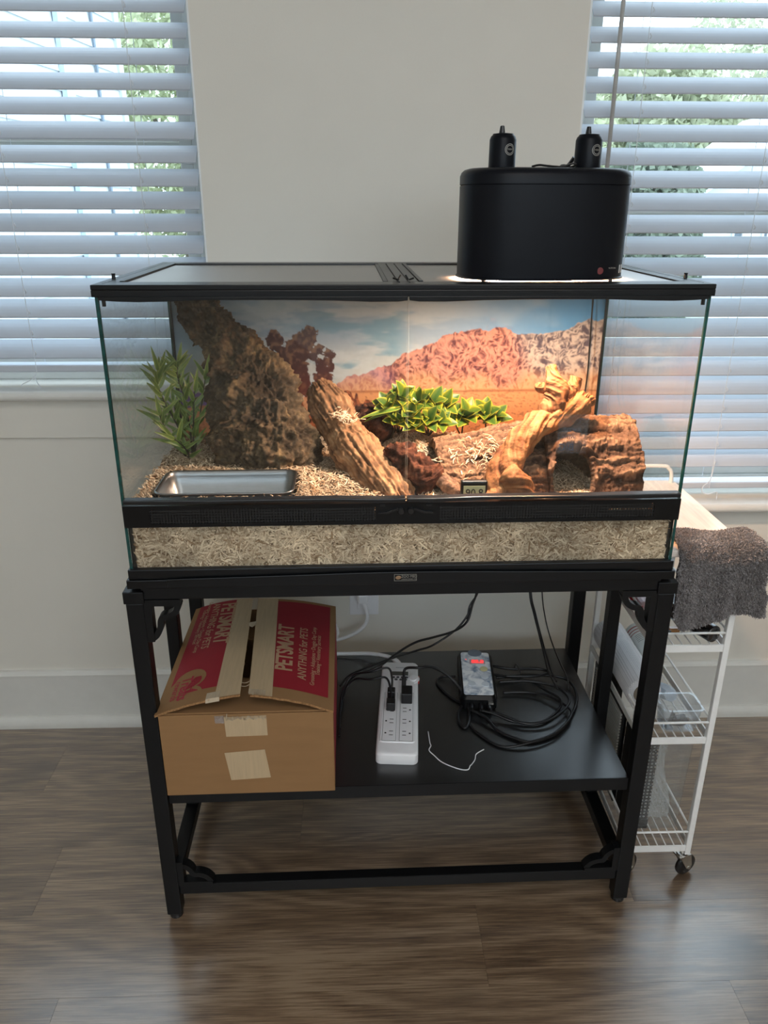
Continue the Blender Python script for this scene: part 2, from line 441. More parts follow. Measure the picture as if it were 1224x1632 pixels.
# ------------------------------------------------------------------ structure
YW = 0.657                       # inner face of the back wall
ZL, ZR, ZH = 0.955, 0.66, 2.06   # sill heights, head height
XL0, XL1, XR0, XR1 = -1.36, -0.4135, 0.4055, 1.352
XA, XB, YF, ZC, DW = -2.3, 2.3, -4.0, 2.6, 0.15
w = MB()
for a, b, c, d in ((XA, XL0, 0, ZC), (XL0, XL1, 0, ZL), (XL0, XL1, ZH, ZC), (XL1, XR0, 0, ZC), (XR0, XR1, 0, ZR), (XR0, XR1, ZH, ZC), (XR1, XB, 0, ZC)):
    w.box(a, b, YW, YW+DW, c, d)
struct('wall_back', w, WALLM)
struct('wall_left', MB().box(XA-0.1, XA, YF, YW+DW, 0, ZC), WALLM)
struct('wall_right', MB().box(XB, XB+0.1, YF, YW+DW, 0, ZC), WALLM)
w = MB()   # unseen wall behind the photographer, opening added for the fill light
for a, b, c, d in ((XA, -1.5, 0, ZC), (2.1, XB, 0, ZC), (-1.5, 2.1, 0, 1.65), (-1.5, 2.1, 2.45, ZC)): w.box(a, b, YF-0.1, YF, c, d)
struct('wall_front', w, WALLM)
struct('ceiling', MB().box(XA-0.1, XB+0.1, YF-0.1, YW+DW, ZC, ZC+0.1), CEIL)
fl = struct('floor', MB().box(XA-0.1, XB+0.1, YF-0.1, YW+DW, -0.08, -0.004), FLOOR)
# planks: rows run along the wall
PL, PW = 1.25, 0.1828
pk = MB().box(-PL/2+0.0002, PL/2-0.0002, -PW/2+0.0002, PW/2-0.0002, -0.004, 0.0)
seams = [-0.35, -0.87, -0.22, -0.757, 0.158, -0.637, 0.25, -0.40, 0.05]
ytop = 0.743
plank0 = None
for i, sx in enumerate(seams):
    yc = ytop-PW*(i+0.5)
    if i == 0: yc = ytop-PW*0.5
    x = sx-PL*2
    while x < 2.2:
        if x+PL > -1.9 and x < 1.9:
            if plank0 is None:
                plank0 = struct('plank', pk, FLOOR, fl); o = plank0
            else:
                o = plank0.copy(); COL.objects.link(o)
            o.parent = fl; o.location = (x+PL/2, yc, 0)
        x += PL
# baseboard
bb = struct('baseboard_back', MB().box(XA, XB, YW-0.012, YW, 0.0, 0.158), TRIM, bevel=0.001)
bd = MB(); bd.prism([(YW, 0.158), (YW-0.014, 0.158), (YW-0.0145, 0.163), (YW-0.011, 0.168), (YW-0.008, 0.174), (YW, 0.1755)], XA, XB, 'x')
struct('bead', bd, TRIM, bb)
qr = MB(); qr.prism([(YW-0.012, 0.032)]+[(YW-0.012-0.016*math.sin(a), 0.006+0.026*math.cos(a)) for a in np.linspace(0, math.pi/2, 8)]+[(YW-0.028, 0.0), (YW-0.012, 0.0)], XA, XB, 'x')
struct('shoe_molding', qr, TRIM, bb, sm=False)

def window(n, x0, x1, zs):
    t = struct('window_%d' % n, MB().box(x0, x1, YW+0.0, YW+0.13, zs-0.024, zs-0.001) , TRIM)      # inner sill board
    s = MB(); s.prism([(YW, zs-0.024)]+[(YW-0.040-0.012*math.cos(a), zs-0.012+0.012*math.sin(a)) for a in np.linspace(-math.pi/2, math.pi/2, 9)]+[(YW, zs)], x0-0.07, x1+0.07, 'x')
    struct('stool', s, TRIM, t, sm=False)
    struct('apron', MB().box(x0-0.05, x1+0.05, YW-0.012, YW, zs-0.122, zs-0.024), WALLM, t, bevel=0.002)
    yo = YW+0.095
    for xa, xb in ((x0, x0+0.004), (x1-0.004, x1)): struct('jamb', MB().box(xa, xb, YW+0.0005, yo, zs, ZH), GLOSSW, t)
    f = MB()
    f.box(x0, x0+0.032, yo, yo+0.05, zs, ZH); f.box(x1-0.032, x1, yo, yo+0.05, zs, ZH)
    f.box(x0+0.032, x1-0.032, yo, yo+0.05, ZH-0.03, ZH); f.box(x0+0.032, x1-0.032, yo, yo+0.05, zs, zs+0.03)
    struct('frame', f, TRIM, t, bevel=0.002)
    zm = (zs+ZH)/2-0.005
    for nm, za, zb, yy in (('sash', zs+0.03, zm+0.02, yo+0.012), ('sash', zm-0.02, ZH-0.03, yo+0.03)):
        s = MB(); a, b = x0+0.034, x1-0.034
        s.box(a, a+0.03, yy, yy+0.022, za, zb); s.box(b-0.03, b, yy, yy+0.022, za, zb)
        s.box(a+0.03, b-0.03, yy, yy+0.022, zb-0.032, zb); s.box(a+0.03, b-0.03, yy, yy+0.022, za, za+0.032)
        so = struct(nm, s, TRIM, t, bevel=0.002)
        struct('pane', MB().box(a+0.03, b-0.03, yy+0.009, yy+0.013, za+0.032, zb-0.032), WINGL, so)
    return t
window(1, XL0, XL1, ZL)
window(2, XR0, XR1, ZR)

# ------------------------------------------------------------------ blinds
SD, SH, SP, Z0 = 0.046, 0.036, 0.0466, 1.723
def blind(label, x0, x1, nb, cords, zrail, group):
    t = thing('window_blind', label, 'blind', ((x0+x1)/2, YW+0.03, zrail), group, tank=False)
    yb = YW+0.004
    xo = (x0+x1)/2; hw = (x1-x0)/2
    prof = []
    for k in range(7):
        u = k/6.0; prof.append((u*SD, u*SH+0.0035*math.sin(math.pi*u)))
    s = MB()
    q = [(yb+a, zrail+b) for a, b in prof]+[(yb+a+0.0016, zrail+b-0.0022) for a, b in prof[::-1]]
    s.prism([(yy, zz) for yy, zz in q], x0, x1, 'x')
    s0 = None
    ztop = Z0+SP*6
    k = -6
    while True:
        z = Z0-SP*k
        if z < nb: break
        if s0 is None:
            s0 = part('slat', s, SLAT, t); o = s0
        else:
            o = s0.copy(); COL.objects.link(o); o.parent = t
        o.location = (0, 0, z-zrail)
        o.rotation_euler = (random.uniform(-0.012, 0.012), random.uniform(-0.0006, 0.0006), 0)
        k += 1
    part('bottom_rail', MB().box(x0, x1, yb+0.002, yb+0.05, zrail, zrail+0.017), SLAT, t, bevel=0.004)
    part('headrail', MB().box(x0, x1, yb, yb+0.055, ztop+0.03, ZH-0.002), SLAT, t, bevel=0.003)
    for cx in cords:
        c = MB()
        c.tube([(cx, yb-0.0015, ztop+0.03), (cx, yb-0.0015, zrail+0.002)], 0.0008, 5)
        c.tube([(cx+0.002, yb+0.051, ztop+0.03), (cx+0.002, yb+0.051, zrail+0.01)], 0.0008, 5)
        z = Z0+SP*6
        while z > nb-0.01:      # short rungs that carry each slat
            c.tube([(cx+0.004, yb-0.001, z+0.006), (cx+0.0055, yb-0.0025, z+0.011), (cx+0.003, yb-0.001, z+0.016)], 0.0012, 5)
            z -= SP
        part('ladder_cord', c, CORD, t)
    return t
bl = blind('white slatted blind in the left window, behind the tank', XL0+0.006, -0.4235, 1.02, (-0.5455, -0.8342, -1.17), 0.989, 'blinds in the two windows')
br = blind('white slatted blind with a wand in the right window', 0.4152, XR1-0.006, 0.742, (0.5335, 0.8197, 1.16), 0.683, 'blinds in the two windows')
c = MB().tube([(-0.8342, 0.655, 0.99), (-0.838, 0.648, 0.98), (-0.851, 0.642, 0.972), (-0.862, 0.638, 0.967), (-0.866, 0.635, 0.962)], 0.0012, 6, n=5)
c.tube([(-0.838, 0.648, 0.985), (-0.828, 0.64, 0.967), (-0.82, 0.636, 0.958)], 0.0012, 6, n=5)
part('cord_end', c, CORD, bl)
c = MB().tube([(0.8197, 0.652, 0.76), (0.812, 0.645, 0.715), (0.792, 0.635, 0.70), (0.788, 0.63, 0.688), (0.803, 0.627, 0.682), (0.826, 0.63, 0.686), (0.829, 0.63, 0.665)], 0.0012, 6, n=5)
part('cord_end', c, CORD, br)
wz = MB().tube([(0.4645, 0.645, 1.985), (0.465, 0.64, 1.94)], 0.002, 6).lathe([(0.0046, 0.0), (0.0046, 0.55)], (0.4655, 0.633, 1.39), 10)
part('tilt_wand', wz, pm('clear_grey_wand', lin((178, 178, 176)), 0.3), br, sm=True)

# ------------------------------------------------------------------ outdoors
GRASS = pm('lawn', lin((176, 178, 168)), 0.9, var=0.2, vs=6)
struct('ground', MB().box(-30, 30, 1.2, 45, -0.6, -0.5), GRASS)
SIDE = pm('white_siding', lin((186, 192, 198)), 0.6, var=0.03)
ROOFM = pm('grey_roof_shingle', lin((120, 124, 130)), 0.85, var=0.2, vs=30)
DARKW = pm('shaded_window_glass', lin((70, 84, 96)), 0.15)  # dark blue-grey glass of the distant house windows
def house_side():
    t = thing('neighbor_house', 'white lap-sided house seen obliquely outside the left window', 'house', (-3.3, 4.5, -0.5), None, tank=False)
    A, B = Vector((-3.75, 1.6, 0)), Vector((-2.76, 9.0, 0)); d = (B-A).normalized(); n = Vector((d.y, -d.x, 0)); Ln = (B-A).length
    M = frame(A, d, (0, 0, 1))   # x along the wall, y up, z out of wall
    core = MB().box(0, Ln, -0.5, 4.6, -3, -0.03, M=M)
    part('house_body', core, SIDE, t)
    bo = MB().prism([(-0.03, 0.0), (0.0, 0.0), (0.0, 0.005), (-0.018, 0.17), (-0.03, 0.17)], 0.0, Ln, 'x')
    vs = []
    for p in bo.v: vs.append(tuple(M @ Vector((p[0], p[2]-0.5, p[1]))))
    b2 = MB(); b2.v = vs; b2.f = bo.f; b2.m = bo.m
    b0 = part('siding_board', b2, SIDE, t)
    for k in range(1, 30):
        o = b0.copy(); COL.objects.link(o); o.parent = t; o.location = (0, 0, 0.17*k)
    part('downspout', MB().box(5.95, 6.13, -0.5, 4.6, 0.0, 0.05, M=M), pm('pale_grey_metal', lin((176, 192, 206)), 0.5), t)
    part('corner_board', MB().box(Ln-0.10, Ln+0.02, -0.5, 4.6, -0.03, 0.02, M=M), SIDE, t)
    part('corner_shadow_strip', MB().box(6.77, 6.81, -0.5, 4.6, 0.0, 0.02, M=M), pm('grey_trim', lin((110, 124, 138)), 0.6), t)  # thin dark corner trim of the house
    part('roof', MB().add([tuple(M @ Vector(p)) for p in [(-.3, 4.55, .5), (Ln+.3, 4.55, .5), (Ln+.3, 6.0, -1.6), (-.3, 6.0, -1.6), (-.3, 4.45, .5), (Ln+.3, 4.45, .5), (Ln+.3, 5.9, -1.6), (-.3, 5.9, -1.6)]], [(0, 1, 2, 3), (7, 6, 5, 4), (0, 4, 5, 1), (1, 5, 6, 2), (2, 6, 7, 3), (3, 7, 4, 0)]), ROOFM, t)
house_side()
def gable(label, x0, x1, y, d, ze, za, wins, grp):
    t = thing('gabled_house', label, 'house', ((x0+x1)/2, y, -0.5), grp, tank=False)
    xm = (x0+x1)/2
    part('house_body', MB().prism([(x0, -0.5), (x1, -0.5), (x1, ze), (xm, za), (x0, ze)], y, y+d, 'y'), SIDE, t)
    r = MB()
    e = 0.18; sl = (za-ze)/(xm-x0)
    r.prism([(x0-e, ze-e*sl+0.02), (xm, za+0.02), (xm, za+0.14), (x0-e, ze-e*sl+0.12)], y-0.2, y+d, 'y')
    r.prism([(x1+e, ze-e*sl+0.02), (xm, za+0.02), (xm, za+0.14), (x1+e, ze-e*sl+0.12)], y-0.2, y+d, 'y')
    part('roof', r, pm('pale_roof_edge', lin((206, 214, 222)), 0.8), t)
    for a, b, c, dd in wins:
        f = part('house_window', MB().box(a, b, y-0.03, y, c, dd), SIDE, t)
        part('pane', MB().box(a+0.05, b-0.05, y-0.036, y-0.031, c+0.05, dd-0.05), DARKW, f)
gable('white gabled house beyond the right window, nearest of the pair', 6.55, 9.2, 15.0, 5, 1.5, 2.45, [(7.35, 7.6, 0.75, 1.1), (7.95, 8.1, 0.75, 1.1)], 'white houses beyond the right window')
gable('white gabled house farther right, behind the first one', 9.6, 14.4, 20.6, 5, 2.0, 3.7, [(10.6, 11.4, 0.6, 1.6)], 'white houses beyond the right window')
LEAFO = pm('tree_foliage', (0.2, 0.3, 0.1), 0.7, attr='col', var=0.2, vs=3, trans=0.35)
BARKO = pm('tree_bark', lin((96, 86, 76)), 0.9, var=0.3, vs=20)
def tree(label, x, y, r, h, n, grp, cat='tree', name='leafy_tree', cl=(176, 204, 140)):
    t = thing(name, label, cat, (x, y, -0.5), grp, tank=False)
    g = np.random.default_rng(int(abs(x)*100+y))
    P = g.normal(size=(n, 3)); P /= np.linalg.norm(P, axis=1)[:, None]
    rad = 0.62+0.38*g.random(n)**0.6+0.22*fbm(P*2.2+x, 3)
    Cc = P*rad[:, None]*np.array([r, r, h*0.5])+np.array([x, y, h*0.5+(0.3 if name != 'hedge' else -0.75)])
    a = g.normal(size=(n, 3)); a /= np.linalg.norm(a, axis=1)[:, None]
    b = np.cross(a, g.normal(size=(n, 3))); b /= np.linalg.norm(b, axis=1)[:, None]
    n_ = n; s = (0.055+0.075*g.random(n))[:, None]*max(1, r*0.7)
    V = np.concatenate([Cc-a*s, Cc+b*s*0.5, Cc+a*s, Cc-b*s*0.5], 1).reshape(-1, 3)
    F = np.arange(4*n).reshape(-1, 4)
    col = np.repeat(np.array(lin(cl))[None]*(1.45+0.7*g.random(n))[:, None], 4, 0)
    part('crown', (V, F), LEAFO, t, col=col)
    if name != 'hedge':
        tr = MB().tube([(x, y, -0.5), (x+0.1, y, h*0.3), (x, y+0.1, h*0.75)], [0.14*r/2, 0.1*r/2, 0.04], 7, n=4)
        for k in range(5):
            an = k*1.3; tr.tube([(x+0.05, y, h*0.35+0.1*k), (x+math.cos(an)*r*0.6, y+math.sin(an)*r*0.6, h*0.55+0.15*k)], [0.05, 0.015], 5)
        part('trunk', tr, BARKO, t)
    return t
GT = 'trees outside the windows'
tree('pale green tree seen at the right edge of the left window', -3.85, 17, 1.5, 5.6, 8000, GT, cl=(132, 138, 111))
tree('low dense tree standing behind the neighbor house', -3.0, 21.5, 1.7, 4.6, 7000, GT, cl=(121, 132, 102))
tree('green tree outside the right window, beside the wall', 4.6, 19.2, 1.7, 3.8, 8500, GT, cl=(137, 141, 116))
tree('wide green tree outside the middle of the right window', 10.2, 29, 2.9, 5.9, 9500, GT, cl=(137, 141, 117))
tree('tall airy tree outside the right window, above the gabled house', 15.2, 36, 2.6, 9.7, 2600, GT, cl=(132, 136, 116))
tree('light green tree outside at the far right edge', 22.0, 40, 3.8, 8.6, 8500, GT, cl=(141, 142, 120))
tree('clipped green hedge outside the right window', 4.75, 12.5, 1.0, 3.2, 7000, None, 'hedge', 'hedge', cl=(95, 104, 90))

# ------------------------------------------------------------------ terrarium
T = thing('glass_terrarium', 'long glass reptile tank with black frame and two front doors on a metal stand', 'terrarium', (0, 0.24, 0.7575))
def ring(mb, x, y0, y1, z0, z1, wx, wy, mi=0):
    mb.box(-x, x, y0, y0+wy, z0, z1, mi); mb.box(-x, x, y1-wy, y1, z0, z1, mi)
    mb.box(-x, -x+wx, y0+wy, y1-wy, z0, z1, mi); mb.box(x-wx, x, y0+wy, y1-wy, z0, z1, mi)
b = MB(); ring(b, 0.4675, -0.004, 0.487, 0.7576, 0.7735, 0.03, 0.03); ring(b, 0.4640, -0.0005, 0.484, 0.7735, 0.791, 0.014, 0.012)
bf = part('base_frame', b, BLK, T, bevel=0.0012)
# raised moulding across the front of the base
arc = [(-0.40, 0.7755), (-0.2, 0.779), (-0.08, 0.7815), (0.0, 0.782), (0.08, 0.7815), (0.2, 0.779), (0.40, 0.7755)]
part('front_molding', MB().prism(arc[::-1]+[(-0.40, 0.7600), (0.40, 0.7600)], -0.0062, -0.0035, 'y'), BLK, T, bevel=0.0008)
bp = part('maker_badge', MB().box(-0.0185, 0.0195, -0.0075, -0.006, 0.766, 0.7785), BLK, T, label='small black badge with grey lettering')
GREYP = pm('pale_grey_print', lin((150, 148, 142)), 0.5)
fr = MB()
for q in ((-0.0185, 0.0195, 0.7779, 0.7785), (-0.0185, 0.0195, 0.766, 0.7666), (-0.0185, -0.0179, 0.766, 0.7785), (0.0189, 0.0195, 0.766, 0.7785)): fr.box(q[0], q[1], -0.0078, -0.0074, q[2], q[3])
part('badge_border', fr, GREYP, bp)
em = MB().lathe([(0.005, 0), (0.004, 0.0006)], (0, 0, 0), 20, M=frame((-0.0115, -0.0074, 0.7722), (1, 0, 0.15), (0, 0, 1)), sy=0.72)
part('emblem', em, pm('badge_tan', lin((150, 120, 92)), 0.5), bp)
lettering('lettering', 'ZOO MED', 0.0068, frame((0.0068, -0.0077, 0.7742), (1, 0, 0), (0, 0, 1)), GREYP, bp, sx=0.86)
lettering('lettering', 'LABORATORIES, INC.', 0.0028, frame((0.0068, -0.0077, 0.7690), (1, 0, 0), (0, 0, 1)), GREYP, bp)
part('floor_pane', MB().box(-0.455, 0.455, 0.012, 0.474, 0.779, 0.784), BLK, T)
def pane(name, x0, x1, y0, y1, z0, z1, thin, parent=T):
    """glass box: two big faces clear, the cut edges teal"""
    mb = MB().box(x0, x1, y0, y1, z0, z1)
    order = ['z', 'z', 'y', 'y', 'x', 'x']
    mb.m = [0 if a == thin else 1 for a in order]
    return part(name, mb, [GLASS, EDGE], parent)
pane('side_pane', -0.4615, -0.4565, 0.006, 0.479, 0.785, 1.234, 'x')
pane('side_pane', 0.4565, 0.4615, 0.006, 0.479, 0.785, 1.234, 'x')
pane('back_pane', -0.456, 0.456, 0.474, 0.479, 0.785, 1.234, 'y')
pane('front_pane', -0.456, 0.456, 0.0065, 0.0115, 0.785, 0.8715, 'y')
s = MB()
for sx in (-1, 1):
    part('silicone_seam', MB().box(sx*0.4545-0.0018, sx*0.4545+0.0018, 0.4710, 0.474, 0.785, 1.232), SIL, T)
    part('silicone_seam', MB().box(sx*0.4535-0.0028, sx*0.4535+0.0028, 0.012, 0.0165, 0.785, 0.87), SIL, T)
# vent bar with rows of little holes
v = MB().box(-0.4585, 0.4585, 0.0120, 0.020, 0.869, 0.9065); v.box(-0.4585, 0.4585, 0.002, 0.012, 0.9045, 0.9065); v.box(-0.4585, 0.4585, 0.002, 0.012, 0.869, 0.8715)
v = MB()
VY0, VY1 = -0.004, 0.0055
for a, c2, d, e in ((-0.4585, -0.415, 0.869, 0.9065), (-0.05, 0.055, 0.869, 0.9065), (0.415, 0.4585, 0.869, 0.9065), (-0.415, -0.05, 0.869, 0.8755), (-0.415, -0.05, 0.900, 0.9065), (0.055, 0.415, 0.869, 0.8755), (0.055, 0.415, 0.900, 0.9065)):
    v.box(a, c2, VY0, VY1, d, e)
vb = part('vent_bar', v, BLK, T)
VENT = ventm('perforated_black_plastic', (0.0055, 0.0058, 0.0065), 0.0048)
for a, c2 in ((-0.415, -0.05), (0.055, 0.415)):
    part('vent_grille', MB().quad((a, VY0+0.001, 0.8755), (c2, VY0+0.001, 0.8755), (c2, VY0+0.001, 0.900), (a, VY0+0.001, 0.900)), VENT, vb)
bfl = MB().box(-0.414, -0.051, 0.0058, 0.0065, 0.873, 0.903).box(0.056, 0.342, 0.0058, 0.0065, 0.873, 0.903).box(0.342, 0.414, 0.0058, 0.0065, 0.873, 0.8848).box(0.342, 0.414, 0.0058, 0.0065, 0.8890, 0.903)
part('vent_baffle', bfl, SIL, vb, kind='stuff')  # backing added to keep light out of the holes, slot leaves some lit
lk = MB()
for sx in (-1, 1):
    M = frame((sx*0.008, -0.004, 0.893), (1, 0, 0), (0, 0, 1))
    lk.lathe([(0.0058, 0), (0.0058, 0.005), (0.0045, 0.0065)], (0, 0, 0), 16, M=M)
    lk.prism([(sx*0.012, 0.8955), (sx*0.03, 0.8885), (sx*0.045, 0.8885), (sx*0.045, 0.8905), (sx*0.032, 0.892), (sx*0.014, 0.8985)][::sx], -0.0075, -0.004, 'y')
    lk.box(sx*0.038-0.004, sx*0.038+0.004, -0.0065, -0.004, 0.901, 0.9045)
part('door_lock', lk, RUB, T)
# the two doors
for sx in (-1, 1):
    xa, xb = (-0.4545, -0.0012) if sx < 0 else (0.0012, 0.4545)
    d = pane('glass_door', xa, xb, -0.0005, 0.0040, 0.913, 1.2305, 'y')
    d.data.materials.append(POLE); d.data.polygons[5 if sx < 0 else 4].material_index = 2
    def X(u): return xa+(xb-xa)*(u if sx < 0 else 1-u)
    top = [(0.0, 0.9185), (0.12, 0.9185), (0.30, 0.9175), (0.5, 0.9178), (0.75, 0.918), (0.9, 0.916), (1.0, 0.9165)]
    bot = [(0.0, 0.9115), (0.12, 0.9105), (0.30, 0.9112), (0.5, 0.9125), (0.75, 0.9118), (0.9, 0.9085), (1.0, 0.9095)]
    pr = [(X(u), z) for u, z in top]+[(X(u), z) for u, z in bot[::-1]]
    part('door_handle', MB().prism(pr, -0.011, 0.006, 'y'), RUB, d, bevel=0.0015)
    top = [(0.0, 1.2335), (1.0, 1.2335)]
    bot = [(0.0, 1.2285), (0.05, 1.2268), (0.12, 1.2258), (0.22, 1.2265), (0.35, 1.2285), (0.6, 1.2285), (0.75, 1.2275), (0.88, 1.2255), (0.97, 1.2258), (1.0, 1.2275)]
    pr = [(X(u), z) for u, z in top]+[(X(u), z) for u, z in bot[::-1]]
    part('door_top_trim', MB().prism(pr, -0.0035, 0.006, 'y'), BLK, d, bevel=0.0008)
    part('hinge_pin', MB().lathe([(0.003, 0), (0.003, 0.01)], (sx*0.4475, 0.001, 1.2195), 10), SIL, d)
# top frame with grooves, lids and bars
b = MB(); ring(b, 0.4645, 0.0, 0.484, 1.2325, 1.2425, 0.010, 0.008); ring(b, 0.4645, 0.0, 0.484, 1.2425, 1.2500, 0.0285, 0.046)
part('top_frame', b, BLK, T, bevel=0.0012)
for sx in (-1, 1): part('frame_groove', MB().box(sx*0.452-0.001, sx*0.452+0.001, 0.02, 0.47, 1.2499, 1.2503), SIL, T)
LID = meshlid('fine_steel_screen')
for xa, xb in ((-0.4350, -0.0290), (0.0200, 0.4350)):
    fm = MB(); ya, yb2 = 0.0465, 0.4375
    fm.box(xa, xb, ya, ya+0.006, 1.2440, 1.2495); fm.box(xa, xb, yb2-0.006, yb2, 1.2440, 1.2510)
    fm.box(xa, xa+0.006, ya+0.006, yb2-0.006, 1.2440, 1.2510); fm.box(xb-0.006, xb, ya+0.006, yb2-0.006, 1.2440, 1.2500)
    lf = part('screen_lid', fm, SIL, T)
    part('mesh_screen', MB().quad((xa+0.005, ya+0.005, 1.2475), (xb-0.005, ya+0.005, 1.2475), (xb-0.005, yb2-0.005, 1.2475), (xa+0.005, yb2-0.005, 1.2475)), LID, lf)
for k in range(3):
    part('center_bar', MB().box(-0.0285+0.0163*k, -0.0285+0.0163*k+0.0148, 0.0465, 0.4375, 1.2425, 1.2500), BLK, T, bevel=0.001)
for cx, sx in ((-0.0125, 1), (0.0035, -1)):
    cl = MB().tube([(cx, 0.03, 1.2505), (cx, 0.075, 1.252)], 0.0014, 6); cl.tube([(cx, 0.055, 1.252), (cx+0.004*sx, 0.06, 1.2585)], 0.0014, 6); cl.tube([(cx, 0.052, 1.252), (cx-0.008*sx, 0.055, 1.2545)], 0.0014, 6)
    part('lid_clip', cl, SIL, T)
for sx in (-1, 1):
    part('corner_peg', MB().lathe([(0.0032, 0), (0.0028, 0.006), (0.0034, 0.0085)], (sx*0.4565, 0.098, 1.25), 8), BLK, T)
part('cable_port', MB().box(-0.3925, -0.3575, 0.455, 0.4735, 1.166, 1.232), BLK, T, bevel=0.002)
# pale film on the inner face of the right door, lettering mirrored
PFILM = glassm('faded_sticker_film', (0.80, 0.84, 0.9), haze=0.10, hazec=(0.5, 0.55, 0.62))
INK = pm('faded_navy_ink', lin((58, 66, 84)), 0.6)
sk = part('window_sticker', MB().quad((0.243, 0.0042, 0.985), (0.292, 0.0042, 0.985), (0.292, 0.0042, 1.05), (0.243, 0.0042, 1.05)), PFILM, T, label='faded sticker seen from its back')
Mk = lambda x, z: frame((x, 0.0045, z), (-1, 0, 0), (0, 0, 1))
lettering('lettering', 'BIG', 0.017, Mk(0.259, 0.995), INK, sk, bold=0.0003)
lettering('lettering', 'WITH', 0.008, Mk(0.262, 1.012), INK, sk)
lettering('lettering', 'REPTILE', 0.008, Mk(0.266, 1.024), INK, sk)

# ------------------------------------------------------------------ desert backdrop (a flat print behind the back pane)
NX, NZ = 620, 270
PX0, PX1, PZ0, PZ1 = -0.4605, 0.4605, 0.83, 1.236
gx, gz = np.meshgrid(np.linspace(PX0, PX1, NX), np.linspace(PZ0, PZ1, NZ)); X = gx.ravel(); Z = gz.ravel()
def P3(sx, sz, o=0): return np.stack([X*sx+o, Z*sz+o*0.7, np.zeros_like(X)+o], 1)
def mixc(a, b, t): t = np.clip(t, 0, 1)[:, None]; return a*(1-t)+b*t
def K(c): return np.tile(np.array(lin(c)), (len(X), 1))
def sst(a, b, x): t = np.clip((x-a)/(b-a), 0, 1); return t*t*(3-2*t)
sky = mixc(K((158, 178, 200)), K((92, 156, 212)), sst(0.02, 0.42, X))
sky = mixc(sky, K((206, 206, 200)), sst(1.12, 1.03, Z)*0.7)
cl = fbm(P3(9, 30, 2), 5)*0.75+fbm(P3(26, 90, 5), 3)*0.35
cm = sst(-0.35, 0.35, cl)*(1-sst(0.02, 0.24, X))*sst(-0.46, -0.3, X)
sky = mixc(sky, K((198, 206, 212)), cm*0.9)
sky = mixc(sky, K((112, 158, 184)), sst(0.2, 0.75, fbm(P3(13, 40, 9), 4))*sst(-0.3, -0.1, X)*(1-sst(0.0, 0.06, X))*0.8)
sky = mixc(sky, K((190, 206, 220)), sst(0.1, 0.7, fbm(P3(7, 16, 21), 3))*sst(0.05, 0.2, X)*0.35)
Cc = sky*0.86
rx = [-0.47, -0.20, -0.145, -0.125, -0.09, -0.03, 0.0, 0.037, 0.06, 0.084, 0.10, 0.111, 0.13, 0.151, 0.19, 0.224, 0.245, 0.258, 0.27, 0.282, 0.30, 0.333, 0.365, 0.385, 0.40, 0.428, 0.445, 0.461]
rz = [0.95, 0.96, 0.985, 1.000, 1.012, 1.034, 1.045, 1.066, 1.072, 1.088, 1.092, 1.103, 1.104, 1.109, 1.115, 1.117, 1.121, 1.113, 1.103, 1.101, 1.105, 1.107, 1.111, 1.118, 1.126, 1.137, 1.132, 1.136]
rdg = np.interp(X, rx, rz)+0.0045*fbm(np.stack([X*75, X*0, X*0], 1), 4)
low = np.interp(X, [-0.47, -0.44, -0.40, -0.36, -0.3], [0.987, 0.988, 0.98, 0.965, 0.93])
Cc = mixc(Cc, K((122, 104, 176)), sst(0, 0.003, low-Z))
dd = rdg-Z
wx = 0.010*fbm(P3(40, 40, 7), 3); rk = ridge(np.stack([(X+wx)*60+Z*26, (Z+wx)*44, X*0+4], 1), 4)*0.55+0.75*ridge(np.stack([(X+wx)*150-Z*50, (Z-wx)*110, X*0+8], 1), 3)-0.05
lit = K((222, 152, 132)); shd = K((104, 52, 60))
mt = mixc(shd, lit, sst(-0.15, 0.75, rk))
gr = mixc(K((92, 80, 94)), K((210, 192, 182)), sst(-0.1, 0.75, rk))
mt = mixc(mt, gr, sst(0.235, 0.30, X-0.9*(1.10-Z)*0.5))
mt = mixc(mt, mixc(K((150, 110, 150)), K((196, 150, 168)), sst(-0.2, 0.7, rk)), sst(0.02, -0.06, X+0.6*(Z-1.03))*0.75)
slope = sst(0.045, 0.0, Z-0.985-0.018*fbm(P3(16, 8, 3), 3))
mt = mixc(mt, mixc(K((206, 136, 92)), K((232, 178, 128)), sst(-0.3, 0.5, rk)), slope*0.75)
Cc = mixc(Cc, mt*0.82, sst(0, 0.0022, dd))
pl = 0.985+0.0025*fbm(P3(20, 0, 6), 2)
plain = mixc(K((222, 158, 110)), K((196, 122, 78)), sst(0.98, 0.90, Z))
dots = sst(0.30, 0.75, fbm(np.stack([X*210, Z*330, X*0+3], 1), 2))
plain = mixc(plain, K((126, 76, 52)), dots*(0.45+0.4*sst(0.98, 0.90, Z)))
plain = mixc(plain, K((150, 86, 62)), np.exp(-((Z-0.981)/0.0028)**2)*0.7)
Cc = mixc(Cc, plain*0.85, sst(0, 0.002, pl-Z)*sst(-0.22, -0.12, X))
bush = mixc(K((84, 44, 36)), K((168, 98, 66)), sst(-0.1, 0.7, ridge(np.stack([X*120, Z*110, X*0+2], 1), 3)))
bm = 0.946+0.022*vn(np.stack([X*48, X*0, X*0+5], 1))+0.012*vn(np.stack([X*150, X*0, X*0+9], 1))+0.03*np.exp(-((X+0.09)/0.05)**2)+0.012*np.exp(-((X+0.03)/0.03)**2)
Cc = mixc(Cc, bush, sst(0, 0.002, bm-Z)*sst(0.02, -0.01, X)*sst(-0.32, -0.22, X))
